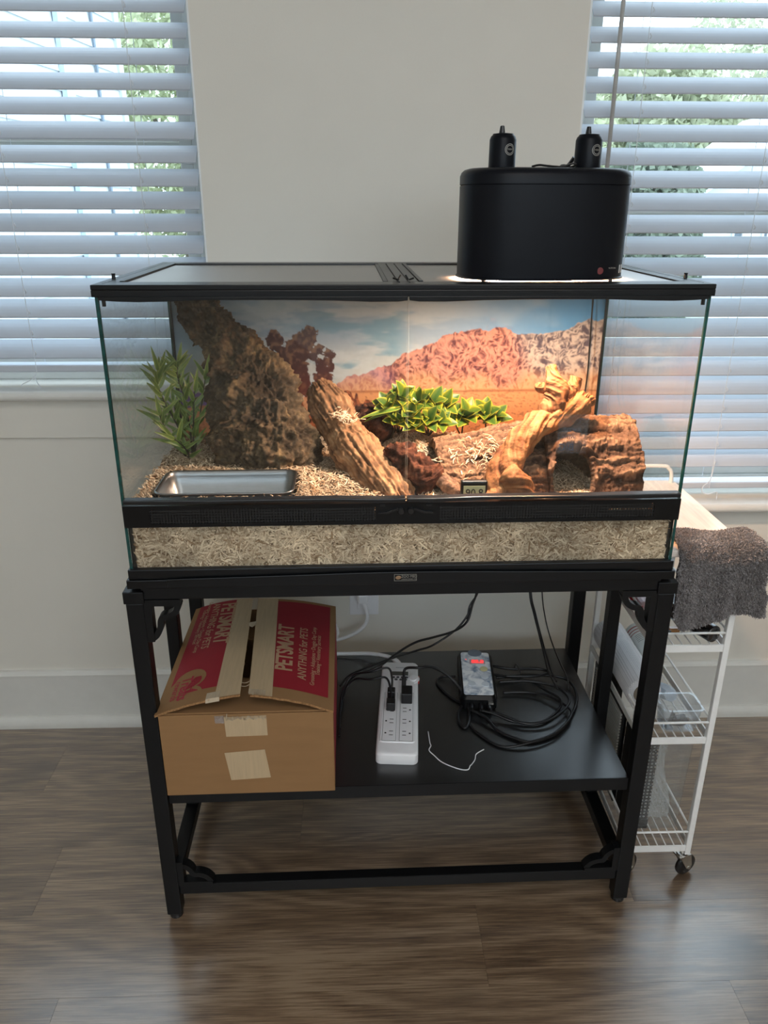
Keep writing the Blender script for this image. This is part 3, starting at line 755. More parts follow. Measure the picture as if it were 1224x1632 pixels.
# yucca trees of the print
blobs = [(-0.246, 1.100, .014), (-0.256, 1.092, .010), (-0.238, 1.094, .012), (-0.243, 1.078, .012), (-0.226, 1.062, .02), (-0.176, 1.112, .011), (-0.165, 1.108, .012), (-0.170, 1.098, .015), (-0.186, 1.098, .014), (-0.197, 1.088, .018), (-0.21, 1.078, .016), (-0.180, 1.082, .018), (-0.192, 1.062, .022), (-0.200, 1.04, .024), (-0.196, 1.015, .022), (-0.19, 0.99, .02), (-0.154, 1.072, .012), (-0.166, 1.06, .012),
         (-0.136, 1.064, .010), (-0.128, 1.058, .010), (-0.136, 1.048, .013), (-0.128, 1.034, .011), (-0.150, 1.044, .012), (-0.146, 1.028, .015), (-0.150, 1.008, .018), (-0.155, 0.985, .018), (-0.135, 1.012, .012), (-0.16, 0.96, .02)]
jag = 0.004*fbm(P3(170, 170, 4), 3)
D = np.full(len(X), -1.0); dz = np.zeros(len(X))
for bx, bz, br2 in blobs:
    q = br2-np.hypot(X-bx, Z-bz); dz = np.where(q > D, (Z-bz)/br2, dz); D = np.maximum(D, q)
yt = mixc(K((74, 42, 46)), K((136, 100, 78)), sst(-0.2, 0.9, dz*0.5+0.8*fbm(P3(150, 120, 1), 3)))
yt = mixc(yt, K((140, 62, 52)), sst(1.06, 0.97, Z)*0.35)
Cc = mixc(Cc, yt*0.8, sst(0, 0.0015, D+jag))
V = np.stack([X, np.full(len(X), 0.4815), Z], 1)
V = np.concatenate([V, [[PX0, 0.4825, PZ0], [PX1, 0.4825, PZ0], [PX1, 0.4825, PZ1], [PX0, 0.4825, PZ1]]])
F = [f[::-1] for f in grid_faces(NZ, NX)]; n0 = NX*NZ; F.append((n0, n0+1, n0+2, n0+3))
solo('backdrop_poster', (V, F), PRINT, 'printed desert mountain poster fixed behind the tank', 'poster', (0, 0.482, 1.03), col=np.clip(np.concatenate([Cc, np.ones((4, 3))]), 0, 1))

# ------------------------------------------------------------------ aspen bedding
PANX0, PANX1, PANY0, PANY1, PANZ = -0.4190, -0.1850, 0.034, 0.158, 0.9135
def bed_h(x, y):
    h = 0.889+0.0*x
    h = h+0.006*sst(-0.1, -0.45, x)*sst(0.1, 0.3, y)+0.010*np.exp(-((x+0.27)/0.16)**2-((y-0.20)/0.06)**2)
    h = h+0.034*np.exp(-((x-0.035)/0.05)**2-((y-0.35)/0.09)**2)
    h = h+0.012*np.exp(-((x+0.10)/0.06)**2-((y-0.14)/0.07)**2)
    h = h-0.010*sst(0.10, 0.3, x)*sst(0.04, 0.1, y)
    h = h-0.055*sst(0.33, 0.42, x)*sst(0.05, 0.13, y)
    h = h+0.004*fbm(np.stack([x*22, y*22, x*0], -1).reshape(-1, 3), 3).reshape(np.shape(x))
    din = np.minimum(np.minimum(x-PANX0, PANX1-x), np.minimum(y-PANY0, PANY1-y))
    h = np.where(din > -0.004, np.minimum(h, 0.842), h)
    h = np.where((din <= -0.004) & (din > -0.03) & (y > 0.02), np.maximum(h, 0.905), h)
    return h
nx, ny = 150, 76
bx, by = np.meshgrid(np.linspace(-0.4545, 0.4545, nx), np.linspace(0.0165, 0.4725, ny)); hh = bed_h(bx, by)
V = [np.stack([bx.ravel(), by.ravel(), hh.ravel()-0.002], 1)]
F = grid_faces(ny, nx)
fb = len(V[0]); V.append(np.stack([bx[0], by[0], np.full(nx, 0.785)], 1))
F += [(fb+i, fb+i+1, i+1, i) for i in range(nx-1)]
bc = [np.tile(np.array(lin((124, 100, 76))), (fb+nx, 1))]  # underlayer coloured darker to stand in for shade between the shavings
def strands(C, Td, Nn, Ln, Wd, curl):
    """little curled shavings: centre, direction, normal, length, width"""
    B = np.cross(Td, Nn); B /= np.linalg.norm(B, axis=1)[:, None]
    out = []
    for a, cu in ((-1, 0), (-0.35, 1), (0.35, 1), (1, 0)):
        m = C+Td*(a*Ln/2)[:, None]+Nn*(cu*curl)[:, None]+B*((a*a-0.4)*curl*0.9)[:, None]
        out += [m-B*(Wd/2)[:, None], m+B*(Wd/2)[:, None]]
    A = np.stack(out, 1).reshape(-1, 3)
    n = len(C); base = (np.arange(n)*8)[:, None]
    f = np.concatenate([base+np.array([0, 1, 3, 2]), base+np.array([2, 3, 5, 4]), base+np.array([4, 5, 7, 6])], 0)
    return A, f
n1 = 24000
sx_ = rng.uniform(-0.452, 0.452, n1); sy_ = rng.uniform(0.018, 0.470, n1)
ok = ~((sx_ > PANX0-0.004) & (sx_ < PANX1+0.004) & (sy_ > PANY0-0.004) & (sy_ < PANY1+0.004)); sx_, sy_ = sx_[ok], sy_[ok]; n1 = len(sx_)
e = 0.002; hz = bed_h(sx_, sy_); gx2 = (bed_h(sx_+e, sy_)-hz)/e; gy2 = (bed_h(sx_, sy_+e)-hz)/e
gx2 = np.clip(gx2, -1, 1); gy2 = np.clip(gy2, -1, 1)
Nn = np.stack([-gx2, -gy2, np.ones(n1)], 1); Nn /= np.linalg.norm(Nn, axis=1)[:, None]
Td = rng.normal(size=(n1, 3)); Td -= Nn*(Td*Nn).sum(1)[:, None]; Td /= np.linalg.norm(Td, axis=1)[:, None]
Td = Td+Nn*rng.normal(0, 0.22, n1)[:, None]; Td /= np.linalg.norm(Td, axis=1)[:, None]
Cn = np.stack([sx_, sy_, hz+rng.uniform(-0.001, 0.004, n1)], 1)
Ln = rng.uniform(0.008, 0.021, n1)
A1, f1 = strands(Cn, Td, Nn, Ln, rng.uniform(0.0010, 0.0026, n1), rng.uniform(-0.0005, 0.0034, n1))
n2 = 9500   # the layer pressed against the lower front pane
Cn = np.stack([rng.uniform(-0.452, 0.452, n2), rng.uniform(0.0125, 0.0155, n2), rng.uniform(0.786, 0.884, n2)], 1)
an = rng.uniform(0, np.pi, n2); Td2 = np.stack([np.cos(an), rng.normal(0, 0.04, n2), np.sin(an)*0.8], 1); Td2 /= np.linalg.norm(Td2, axis=1)[:, None]
N2 = np.tile(np.array([0, -1.0, 0]), (n2, 1))+rng.normal(0, 0.25, (n2, 3)); N2 -= Td2*(N2*Td2).sum(1)[:, None]; N2 /= np.linalg.norm(N2, axis=1)[:, None]
A2, f2 = strands(Cn, Td2, N2, rng.uniform(0.007, 0.022, n2), rng.uniform(0.0010, 0.0030, n2), rng.uniform(-0.0005, 0.0012, n2))
def scol(n, C):
    t = np.clip(rng.normal(0.5, 0.34, n), 0, 1)[:, None]
    base = np.array(lin((158, 128, 98)))*(1-t)+np.array(lin((250, 226, 194)))*t
    cl_ = 0.84+0.34*fbm(C*16, 3)[:, None]
    return np.repeat(base*np.clip(cl_, 0.5, 1.15), 8, 0)
Call = np.stack([sx_, sy_, hz], 1)
V = np.concatenate(V+[A1, A2]); nb0 = fb+nx
F = F+(f1+nb0).tolist()+(f2+nb0+len(A1)).tolist()
Cb = np.concatenate(bc+[scol(n1, Call), scol(n2, Cn)])
solo('aspen_bedding', (V, F), STRAND, 'pale shredded aspen bedding covering the floor of the glass tank', 'bedding', (0, 0.24, 0.80), kind='stuff', col=Cb)

def cramp(t, stops):
    t = np.clip(t, 0, 1); xs = [s[0] for s in stops]; cs = np.array([lin(s[1]) for s in stops])
    return np.stack([np.interp(t, xs, cs[:, i]) for i in range(3)], 1)

# ------------------------------------------------------------------ cork bark slab, leaning left
def cork_disp(V, S):
    lump = 0.020*fbm(V*16, 2, 3)
    cell = ridge(V*np.array([30, 30, 22]), 4, 5)
    plate = np.round(2.2*fbm(V*np.array([26, 26, 20])+0.5*fbm(V*60, 2, 77)[:, None], 2, 41))/2.2
    fine = fbm(V*130, 4, 9)
    return lump+0.017*cell+0.008*plate+0.0055*fine-0.006
sp = [(-0.247, 0.222, 0.868), (-0.248, 0.238, 0.915), (-0.255, 0.268, 0.958), (-0.272, 0.305, 1.005), (-0.293, 0.345, 1.056), (-0.338, 0.390, 1.108), (-0.378, 0.405, 1.150), (-0.400, 0.415, 1.215)]
V, F, d, S = loft(sp, [0.093, 0.086, 0.088, 0.086, 0.074, 0.058, 0.042, 0.036], [0.050, 0.052, 0.054, 0.050, 0.042, 0.034, 0.028, 0.024], 230, 260, (1, 0, 0), cork_disp)
V[:, 1] = np.minimum(V[:, 1], 0.4725); V[:, 2] = np.minimum(V[:, 2], 1.222)
q = ridge(V*np.array([30, 30, 22]), 4, 5)*0.55+0.25*fbm(V*130, 3, 9)+0.30*fbm(V*20, 2, 31)
cc = cramp(q*0.55+0.42, [(0, (22, 18, 16)), (0.38, (58, 49, 40)), (0.62, (88, 74, 58)), (0.86, (132, 110, 80)), (1, (168, 146, 104))])
solo('cork_bark_slab', (V, F), BARKM, 'tall rugged cork bark slab leaning to the top left of the tank', 'bark', (-0.247, 0.222, 0.885), sm=True, col=cc)

# ------------------------------------------------------------------ weathered log, mopani lumps, bark pieces
def grain(V, S, k=26, s=0): return ridge(np.stack([S[:, 0]*3.2+0.3*np.sin(S[:, 1]*2), np.cos(S[:, 1])*k*0.12, np.sin(S[:, 1])*k*0.12], 1)*1.6, 4, s)
def log_disp(V, S): return 0.006*grain(V, S, 34, 2)+0.008*fbm(V*16, 2, 4)+0.0022*fbm(V*150, 3, 6)
sp = [(-0.152, 0.350, 1.020), (-0.123, 0.295, 0.983), (-0.094, 0.235, 0.948), (-0.060, 0.165, 0.918), (-0.022, 0.085, 0.888), (-0.008, 0.058, 0.874)]
V, F, d, S = loft(sp, [0.022, 0.034, 0.037, 0.037, 0.036, 0.030], [0.018, 0.026, 0.030, 0.030, 0.027, 0.02], 170, 130, (1, 0, 0.45), log_disp)
cc = cramp(0.45+0.34*grain(V, S, 34, 2)+0.2*fbm(V*60, 3, 8), [(0, (54, 36, 26)), (0.35, (112, 80, 56)), (0.65, (166, 122, 86)), (1, (206, 164, 122))])
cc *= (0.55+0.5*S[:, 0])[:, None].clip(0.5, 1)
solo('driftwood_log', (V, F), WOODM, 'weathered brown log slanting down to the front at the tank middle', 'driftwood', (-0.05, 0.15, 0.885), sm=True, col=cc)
def lump(name, label, sp, ra, rb, amp, cols, grp=None, nu=90, nv=90, seed=0, cat='driftwood'):
    def dsp(V, S): return amp*(0.75*ridge(V*np.array([34, 34, 60])+0.5*fbm(V*30, 2, seed+8)[:, None], 4, seed)+0.7*fbm(V*22, 2, seed+3)+0.2*fbm(V*150, 3, seed+5))
    V, F, d, S = loft(sp, ra, rb, nu, nv, (0, -1, 0.3), dsp)
    cc = cramp(0.42+0.42*ridge(V*np.array([34, 34, 60])+0.5*fbm(V*30, 2, seed+8)[:, None], 4, seed)+0.25*fbm(V*70, 3, seed+7), cols)
    return solo(name, (V, F), BARKM, label, cat, (sp[0][0], sp[0][1], min(p[2] for p in sp)), grp, sm=True, col=cc)
MOP = [(0, (16, 10, 8)), (0.4, (44, 25, 19)), (0.7, (76, 44, 32)), (1, (124, 80, 58))]
lump('mopani_root', 'dark red-brown root lump just right of the weathered log', [(-0.022, 0.160, 0.945), (0.0, 0.140, 0.938), (0.022, 0.115, 0.925), (0.048, 0.095, 0.912), (0.06, 0.085, 0.905)], [0.006, 0.028, 0.036, 0.03, 0.008], [0.008, 0.026, 0.034, 0.030, 0.01], 0.012, MOP, seed=3)
lump('mopani_root', 'hollow dark root under the long leaf, behind the weathered log', [(-0.085, 0.385, 0.955), (-0.06, 0.37, 0.952), (-0.03, 0.36, 0.940), (-0.008, 0.345, 0.92)], [0.008, 0.03, 0.032, 0.01], [0.01, 0.026, 0.03, 0.01], 0.013, MOP, seed=21)
lump('bark_chip', 'small grey-brown bark piece at the front beside the thermometer', [(0.052, 0.118, 0.917), (0.066, 0.10, 0.910), (0.085, 0.082, 0.900), (0.100, 0.068, 0.890)], [0.006, 0.02, 0.02, 0.008], [0.006, 0.012, 0.013, 0.006], 0.006, [(0, (48, 36, 32)), (0.5, (100, 76, 64)), (1, (160, 124, 98))], seed=40, cat='bark')

# bark tunnels: half logs with ridged bark
def tunnel(x0, x1, yc, zc, ra, h0, h1, hole=None, seed=0, nu=230, nv=200, seat=0.0, rb=0.0):
    tt = np.linspace(0, 1, nu); th = np.linspace(R(-8), R(188), nv)
    U, TH = np.meshgrid(tt, th, indexing='ij'); U = U.ravel(); TH = TH.ravel()
    x = x0+(x1-x0)*U; hgt = h0+(h1-h0)*U
    dirs = np.stack([np.zeros_like(U), -np.cos(TH), np.sin(TH)], 1)
    P = np.stack([x, yc-ra*np.cos(TH), zc+hgt*np.sin(TH)], 1)
    st = np.stack([x*16, P[:, 1]*120, P[:, 2]*120], 1)+0.55*fbm(P*55, 3, seed+9)[:, None]
    rdg = np.clip(1-1.7*np.abs(vn(st*0.5, seed)), -1, 1)*0.7+0.5*ridge(st*1.15, 3, seed+1)-0.1
    d = 0.0105*rdg+0.005*fbm(P*20, 2, seed+2)+0.0018*fbm(P*160, 3, seed+4)
    P = P+dirs*d[:, None]
    Pin = np.stack([x, yc-(ra-0.011)*np.cos(TH), zc+(hgt-0.011)*np.sin(TH)], 1)
    edge = np.minimum(U, 1-U)
    P[:, 0] += np.where((U < 0.001) | (U > 0.999), 0.006*fbm(P*55, 2, seed+8), 0)
    Fo = grid_faces(nu, nv); n = len(P)
    keep = np.ones(nu*nv, bool)
    if hole:
        hx, hz, hr, hh = hole
        # push vertices on the hole's rim outward so that the opening has a raised lip
        rr = np.sqrt(((x-hx)/hr)**2+((P[:, 2]-hz)/hh)**2); frn = TH < R(80)
        lip = np.exp(-((rr-1.12)/0.16)**2)*frn
        P += dirs*(lip*0.007)[:, None]
        keep = ~((rr < 1) & frn)
    F1 = [f for f in Fo if all(keep[i] for i in f)]
    F2 = [tuple(i+n for i in f[::-1]) for f in F1]
    rim = {}
    for f in F1:
        for a, b in zip(f, f[1:]+f[:1]):
            if (b, a) in rim: del rim[(b, a)]
            else: rim[(a, b)] = 1
    F3 = [(b, a, a+n, b+n) for a, b in rim]
    V = np.concatenate([P, Pin])
    q = 0.42+0.44*rdg+0.16*fbm(P*45, 3, seed+6)
    cc = cramp(q, [(0, (20, 14, 12)), (0.35, (58, 42, 34)), (0.62, (104, 78, 62)), (1, (160, 126, 98))])
    ci = np.tile(np.array(lin((92, 74, 60))), (n, 1))
    return V, F1+F2+F3, np.concatenate([cc, ci])
V, F, cc = tunnel(0.070, 0.262, 0.215, 0.862, 0.125, 0.075, 0.112, None, 5)
solo('bark_tunnel', (V, F), BARKM, 'low ridged half-log of bark left of the branch, shavings on it', 'bark', (0.16, 0.2, 0.862), sm=True, col=cc)
V, F, cc = tunnel(0.258, 0.428, 0.190, 0.860, 0.112, 0.130, 0.128, (0.300, 0.915, 0.036, 0.052), 15)
solo('bark_hide', (V, F), BARKM, 'ridged bark hide log with a round doorway, at the right of the tank', 'hide', (0.34, 0.19, 0.862), sm=True, col=cc)
# shavings that landed on the bark
def sprinkle(name, n, cen, spread, parent, zf):
    C = np.stack([rng.normal(cen[0], spread[0], n), rng.normal(cen[1], spread[1], n), np.zeros(n)], 1); C[:, 2] = zf(C[:, 0], C[:, 1])
    Nn = np.tile(np.array([0, -0.5, 0.86]), (n, 1)); Td = rng.normal(size=(n, 3)); Td -= Nn*(Td*Nn).sum(1)[:, None]; Td /= np.linalg.norm(Td, axis=1)[:, None]
    A, f = strands(C, Td, Nn, rng.uniform(0.007, 0.015, n), rng.uniform(0.0009, 0.0018, n), rng.uniform(-0.001, 0.004, n))
    return solo(name, (A, f), STRAND, parent, 'bedding', tuple(C.mean(0)), kind='stuff', col=scol(n, C))
sprinkle('aspen_shavings', 150, (0.155, 0.135), (0.045, 0.022), 'loose shavings scattered over the low bark half-log', lambda x, y: 0.862+(0.08+0.19*(x-0.07))*np.sqrt(np.clip(1-((y-0.215)/0.128)**2, 0, 1))+0.008)
sprinkle('aspen_shavings', 90, (-0.100, 0.232), (0.010, 0.010), 'tuft of shavings caught on the weathered log', lambda x, y: 0.9905+0.35*(y-0.232)-0.2*(x+0.1))

# ------------------------------------------------------------------ twisted branch
gb = thing('twisted_branch', 'pale orange twisted grapevine branch standing in front of the bark logs', 'branch', (0.18, 0.07, 0.885))
def limb(name, sp, ra, seed, nu=110, nv=64, amp=0.006):
    def dsp(V, S):
        tw = S[:, 1]+S[:, 0]*5.0
        g = ridge(np.stack([S[:, 0]*2.0, np.cos(tw)*2.4, np.sin(tw)*2.4], 1), 4, seed)
        return amp*0.75*g+amp*1.1*fbm(V*34, 2, seed+2)+0.0008*fbm(V*190, 2, seed+4)
    V, F, d, S = loft(sp, ra, [r*0.92 for r in ra], nu, nv, (0.8, -0.5, 0.2), dsp)
    tw = S[:, 1]+S[:, 0]*5.0
    q = 0.5+0.34*ridge(np.stack([S[:, 0]*2.0, np.cos(tw)*2.4, np.sin(tw)*2.4], 1), 4, seed)+0.18*fbm(V*48, 3, seed+6)+0.16*vn(np.stack([S[:, 0]*6, np.cos(tw)*16, np.sin(tw)*16], 1), seed+9)-0.5*np.clip(fbm(V*30, 2, seed+12)-0.45, 0, 1)
    cc = cramp(q, [(0, (34, 17, 10)), (0.3, (88, 49, 28)), (0.6, (136, 87, 52)), (1, (168, 122, 80))])
    return part(name, (V, F), WOODM, gb, sm=True, col=cc)
limb('trunk', [(0.180, 0.058, 0.872), (0.177, 0.066, 0.905), (0.178, 0.080, 0.930), (0.191, 0.098, 0.955), (0.212, 0.113, 0.977), (0.239, 0.128, 0.997), (0.269, 0.140, 1.010), (0.298, 0.150, 1.020), (0.322, 0.155, 1.025), (0.343, 0.160, 1.020)], [0.030, 0.026, 0.024, 0.027, 0.026, 0.022, 0.022, 0.019, 0.014, 0.005], 1, 170, 80, 0.008)
limb('limb', [(0.262, 0.138, 1.008), (0.276, 0.148, 1.034), (0.276, 0.160, 1.056), (0.271, 0.170, 1.074), (0.269, 0.180, 1.094)], [0.014, 0.017, 0.017, 0.012, 0.008], 12)
limb('limb', [(0.280, 0.152, 1.034), (0.297, 0.160, 1.046), (0.307, 0.166, 1.056), (0.313, 0.170, 1.076)], [0.012, 0.014, 0.013, 0.004], 22)
limb('limb', [(0.290, 0.152, 1.030), (0.312, 0.158, 1.038), (0.332, 0.163, 1.036), (0.349, 0.166, 1.031)], [0.012, 0.012, 0.010, 0.006], 32)
limb('limb', [(0.275, 0.165, 1.050), (0.260, 0.165, 1.056), (0.250, 0.162, 1.058), (0.243, 0.160, 1.064)], [0.008, 0.007, 0.007, 0.004], 42, 50, 40, 0.004)
limb('root_knob', [(0.172, 0.062, 0.930), (0.184, 0.054, 0.925), (0.195, 0.050, 0.913), (0.204, 0.048, 0.892), (0.205, 0.050, 0.872)], [0.010, 0.022, 0.024, 0.020, 0.015], 52, 80, 60, 0.005)
limb('root', [(0.172, 0.060, 0.908), (0.160, 0.05, 0.899), (0.146, 0.045, 0.892), (0.13, 0.043, 0.885)], [0.014, 0.012, 0.009, 0.004], 62, 60, 40, 0.004)

# ------------------------------------------------------------------ plants
def leaf_mesh(name, L_, W_, curl, cen, edge, tip=0.55, nl=8):
    V, C, F = [], [], []
    us = (-1, -0.62, 0, 0.62, 1)
    for i in range(nl+1):
        t = i/nl; w = W_*0.5*(math.sin(math.pi*min(1, t**tip*0.98+0.02))**0.8)
        for u in us:
            V.append((u*w, L_*t, -curl*L_*t*t+0.16*W_*abs(u)**1.4*math.sin(math.pi*t)))
            m = abs(u)*0.9+0.25*(t > 0.9)
            m = min(1, max(0, (m-0.50)/0.35))
            C.append([cen[k]*(1-m)+edge[k]*m for k in range(3)])
    for i in range(nl):
        for j in range(4): F.append((i*5+j, i*5+j+1, (i+1)*5+j+1, (i+1)*5+j))
    me = bpy.data.meshes.new(name); me.from_pydata(V, [], F); me.materials.append(LEAFM)
    me.polygons.foreach_set('use_smooth', [True]*len(F))
    a = me.color_attributes.new('col', 'FLOAT_COLOR', 'POINT'); c = np.ones((len(V), 4), np.float32); c[:, :3] = C; a.data.foreach_set('color', c.ravel())
    return me
def put_leaf(me, root, pos, d, up, s=1.0):
    d = Vector(d).normalized(); up = Vector(up); x = d.cross(up); x = x.normalized() if x.length > 1e-4 else Vector((1, 0, 0)); z = x.cross(d)
    M = Matrix(((x.x, d.x, z.x), (x.y, d.y, z.y), (x.z, d.z, z.z))).to_4x4() @ Matrix.Scale(s, 4)
    M.translation = Vector(pos)-Vector(ORG[root.name])
    o = bpy.data.objects.new('leaf', me); COL.objects.link(o); o.parent = root; o.matrix_local = M
    return o
YG = [leaf_mesh('leaf_yellow_green', 0.034, 0.0245, c, lin((58, 96, 30)), lin((214, 200, 62)), 0.75) for c in (0.15, 0.4)]
YG.append(leaf_mesh('leaf_green_yellow', 0.034, 0.024, 0.25, lin((48, 88, 34)), lin((186, 188, 72)), 0.75))
def rosette_plant(label, base, roses):
    t = thing('variegated_plant', label, 'plant', base, 'yellow-edged plants at the back of the tank')
    st = MB()
    for (x, y, z, r, n) in roses:
        st.tube([base, ((base[0]+x)/2, (base[1]+y)/2+0.01, base[2]+(z-base[2])*0.4), (x, y, z-0.004)], 0.0016, 6, n=5)
        ax = Vector((0.25*math.sin(x*90), -0.62, 0.75)).normalized(); e1 = ax.cross(Vector((0, 1, 0.3))).normalized(); e2 = ax.cross(e1)
        for k in range(n):
            a = k*2.4+x*50; el = R(22+62*k/n)
            d = (e1*math.cos(a)+e2*math.sin(a))*math.cos(el)+ax*math.sin(el)
            put_leaf(YG[k % 3], t, Vector((x, y, z))-ax*0.004*(1-k/n), d, ax, r/0.034*random.uniform(0.9, 1.15))
    part('stem', st, STEMM, t)
    return t
rosette_plant('yellow-green plant at the centre seam, fullest of the row', (0.012, 0.37, 0.915), [(0.013, 0.335, 1.001, 0.036, 11), (0.030, 0.325, 0.970, 0.036, 10), (-0.012, 0.325, 0.985, 0.038, 10), (0.004, 0.315, 0.960, 0.033, 9)])
rosette_plant('broad-leaved yellow-green plant just right of the centre seam', (0.075, 0.39, 0.905), [(0.050, 0.345, 0.988, 0.038, 12), (0.078, 0.355, 0.982, 0.039, 11), (0.068, 0.325, 0.955, 0.035, 10), (0.104, 0.365, 0.976, 0.038, 11), (0.092, 0.33, 0.950, 0.033, 9), (0.042, 0.315, 0.952, 0.032, 8)])
rosette_plant('small open yellow-green rosette above the low bark half-log', (0.148, 0.40, 0.90), [(0.148, 0.365, 0.956, 0.040, 9), (0.128, 0.36, 0.946, 0.03, 6)])
p4 = rosette_plant('yellow-green sprig beside the branch, rightmost of the row', (0.205, 0.41, 0.90), [(0.194, 0.38, 0.952, 0.038, 10), (0.214, 0.385, 0.944, 0.034, 8)])
lt = thing('long_leaf_sprig', 'single long narrow leaf reaching left across the dark root', 'plant', (-0.01, 0.33, 0.93))
LONG = leaf_mesh('leaf_long', 0.085, 0.014, 0.08, lin((84, 122, 48)), lin((206, 208, 84)), 0.6)
put_leaf(LONG, lt, (0.012, 0.305, 0.988), (-0.96, -0.1, -0.16), (0, -0.5, 1))
put_leaf(LONG, lt, (-0.004, 0.31, 0.982), (-0.92, -0.05, -0.30), (0, -0.6, 1), 0.75)
part('stem', MB().tube([(-0.005, 0.345, 0.915), (0.004, 0.325, 0.955), (0.012, 0.305, 0.988)], 0.0015, 6, n=5), STEMM, lt)
# grassy bamboo-like plant in the left corner
GL = [leaf_mesh('leaf_slim', 0.048, 0.0085, c, lin((88, 112, 52)), lin((160, 172, 100)), 0.6) for c in (0.05, 0.35)]
bb_ = thing('bamboo_plant', 'slim-leaved green plastic plant in the left corner of the tank', 'plant', (-0.405, 0.295, 0.895))
stems = [[(-0.407, 0.300, 0.888), (-0.420, 0.298, 0.945), (-0.444, 0.296, 1.005), (-0.455, 0.295, 1.045), (-0.449, 0.294, 1.066)],
         [(-0.402, 0.300, 0.888), (-0.403, 0.305, 0.95), (-0.410, 0.312, 1.01), (-0.420, 0.318, 1.05), (-0.417, 0.32, 1.075)],
         [(-0.400, 0.298, 0.888), (-0.388, 0.312, 0.95), (-0.376, 0.322, 1.01), (-0.368, 0.326, 1.05)],
         [(-0.408, 0.295, 0.888), (-0.430, 0.285, 0.93), (-0.447, 0.28, 0.965), (-0.452, 0.278, 0.985)],
         [(-0.401, 0.302, 0.888), (-0.396, 0.30, 0.94), (-0.392, 0.305, 0.99), (-0.388, 0.31, 1.025)],
         [(-0.404, 0.296, 0.888), (-0.412, 0.28, 0.92), (-0.43, 0.265, 0.945)],
         [(-0.410, 0.303, 0.888), (-0.425, 0.31, 0.95), (-0.432, 0.315, 1.0)]]
st = MB()
for si, s_ in enumerate(stems):
    st.tube(s_, [0.0022, 0.0008], 6, n=6)
    P = smooth(s_, 10); m = len(P)
    for k in range(int(m*0.18), m, 1 if si < 2 else 2):
        a = k*2.2+si; t_ = P[min(k+1, m-1)]-P[k-1]; t_.normalize()
        sd = Vector((math.cos(a), math.sin(a)*0.8, 0.0))
        put_leaf(GL[k % 2], bb_, P[k], t_*random.uniform(0.3, 1.0)+sd*0.6, (0.3, -1, 0.4), random.uniform(0.6, 1.1))
    put_leaf(GL[0], bb_, P[-1], (P[-1]-P[-3]).normalized()+Vector((0.1, 0, 0.2)), (0.5, -1, 0), 0.9)
part('stem', st, STEMM, bb_)

# ------------------------------------------------------------------ water pan, thermometer, probe cable
def rrect(x0, x1, y0, y1, r, n=6):
    out = []
    for cx, cy, a0 in ((x1-r, y1-r, 0), (x0+r, y1-r, 90), (x0+r, y0+r, 180), (x1-r, y0+r, 270)):
        for k in range(n+1):
            a = R(a0+90*k/n); out.append((cx+r*math.cos(a), cy+r*math.sin(a)))
    return out
def shell(levels, n=6, close=True):
    """stack of rounded rectangles (x0,x1,y0,y1,r,z)"""
    mb = MB(); k = 4*(n+1)
    V = []
    for l in levels: V += [(x, y, l[5]) for x, y in rrect(*l[:5], n=n)]
    F = []
    for i in range(len(levels)-1):
        for j in range(k):
            j2 = (j+1) % k; F.append((i*k+j, i*k+j2, (i+1)*k+j2, (i+1)*k+j))
    if close: F.append(tuple(range(k-1, -1, -1))); F.append(tuple((len(levels)-1)*k+j for j in range(k)))
    return mb.add(V, F)
a, b, c, d = PANX0, PANX1, PANY0, PANY1
def off(o, z, r): return (a+o, b-o, c+o, d-o, r, z)
pn = thing('steel_water_pan', 'shallow stainless steel water pan sunk in the bedding at front left', 'pan', (-0.30, 0.095, 0.846))
part('pan', shell([off(0.016, 0.846, 0.014), off(0.011, 0.852, 0.018), off(0.004, 0.905, 0.018), off(0.0, PANZ-0.0025, 0.02), off(-0.0004, PANZ-0.001, 0.02), off(0.001, PANZ, 0.02), off(0.0042, PANZ-0.0012, 0.018), off(0.0052, 0.904, 0.018), off(0.009, 0.884, 0.017), off(0.011, 0.882, 0.016), off(0.013, 0.853, 0.016), off(0.02, 0.848, 0.012)]), STEEL, pn, sm=True)
part('water', shell([off(0.0136, 0.8685, 0.015), off(0.0136, 0.869, 0.015)]), glassm('water', (0.93, 0.96, 0.95), 1.33), pn)
th = thing('digital_thermometer', 'small digital thermometer with a pale display at the foot of the branch', 'thermometer', (0.119, 0.050, 0.885))
part('case', MB().box(0.097, 0.143, 0.046, 0.058, 0.886, 0.9245), BLK, th, bevel=0.003)
dsp = part('display', MB().box(0.1015, 0.1385, 0.0445, 0.0465, 0.8905, 0.9165), pm('lcd_grey_green', lin((176, 178, 140)), 0.25), th)
lettering('digits', '90.8', 0.020, frame((0.120, 0.0440, 0.9035), (1, 0, 0), (0, 0, 1)), SIL, dsp, sx=0.9)
solo('probe_cable', MB().tube([(0.4215, 0.465, 1.224), (0.4215, 0.462, 1.177), (0.4225, 0.458, 1.10), (0.4235, 0.455, 1.03), (0.421, 0.452, 0.985), (0.416, 0.44, 0.955)], 0.0017, 6, n=6), SIL, 'thin black probe cable hanging down the poster at the right', 'cable', (0.4215, 0.465, 1.1), sm=True)

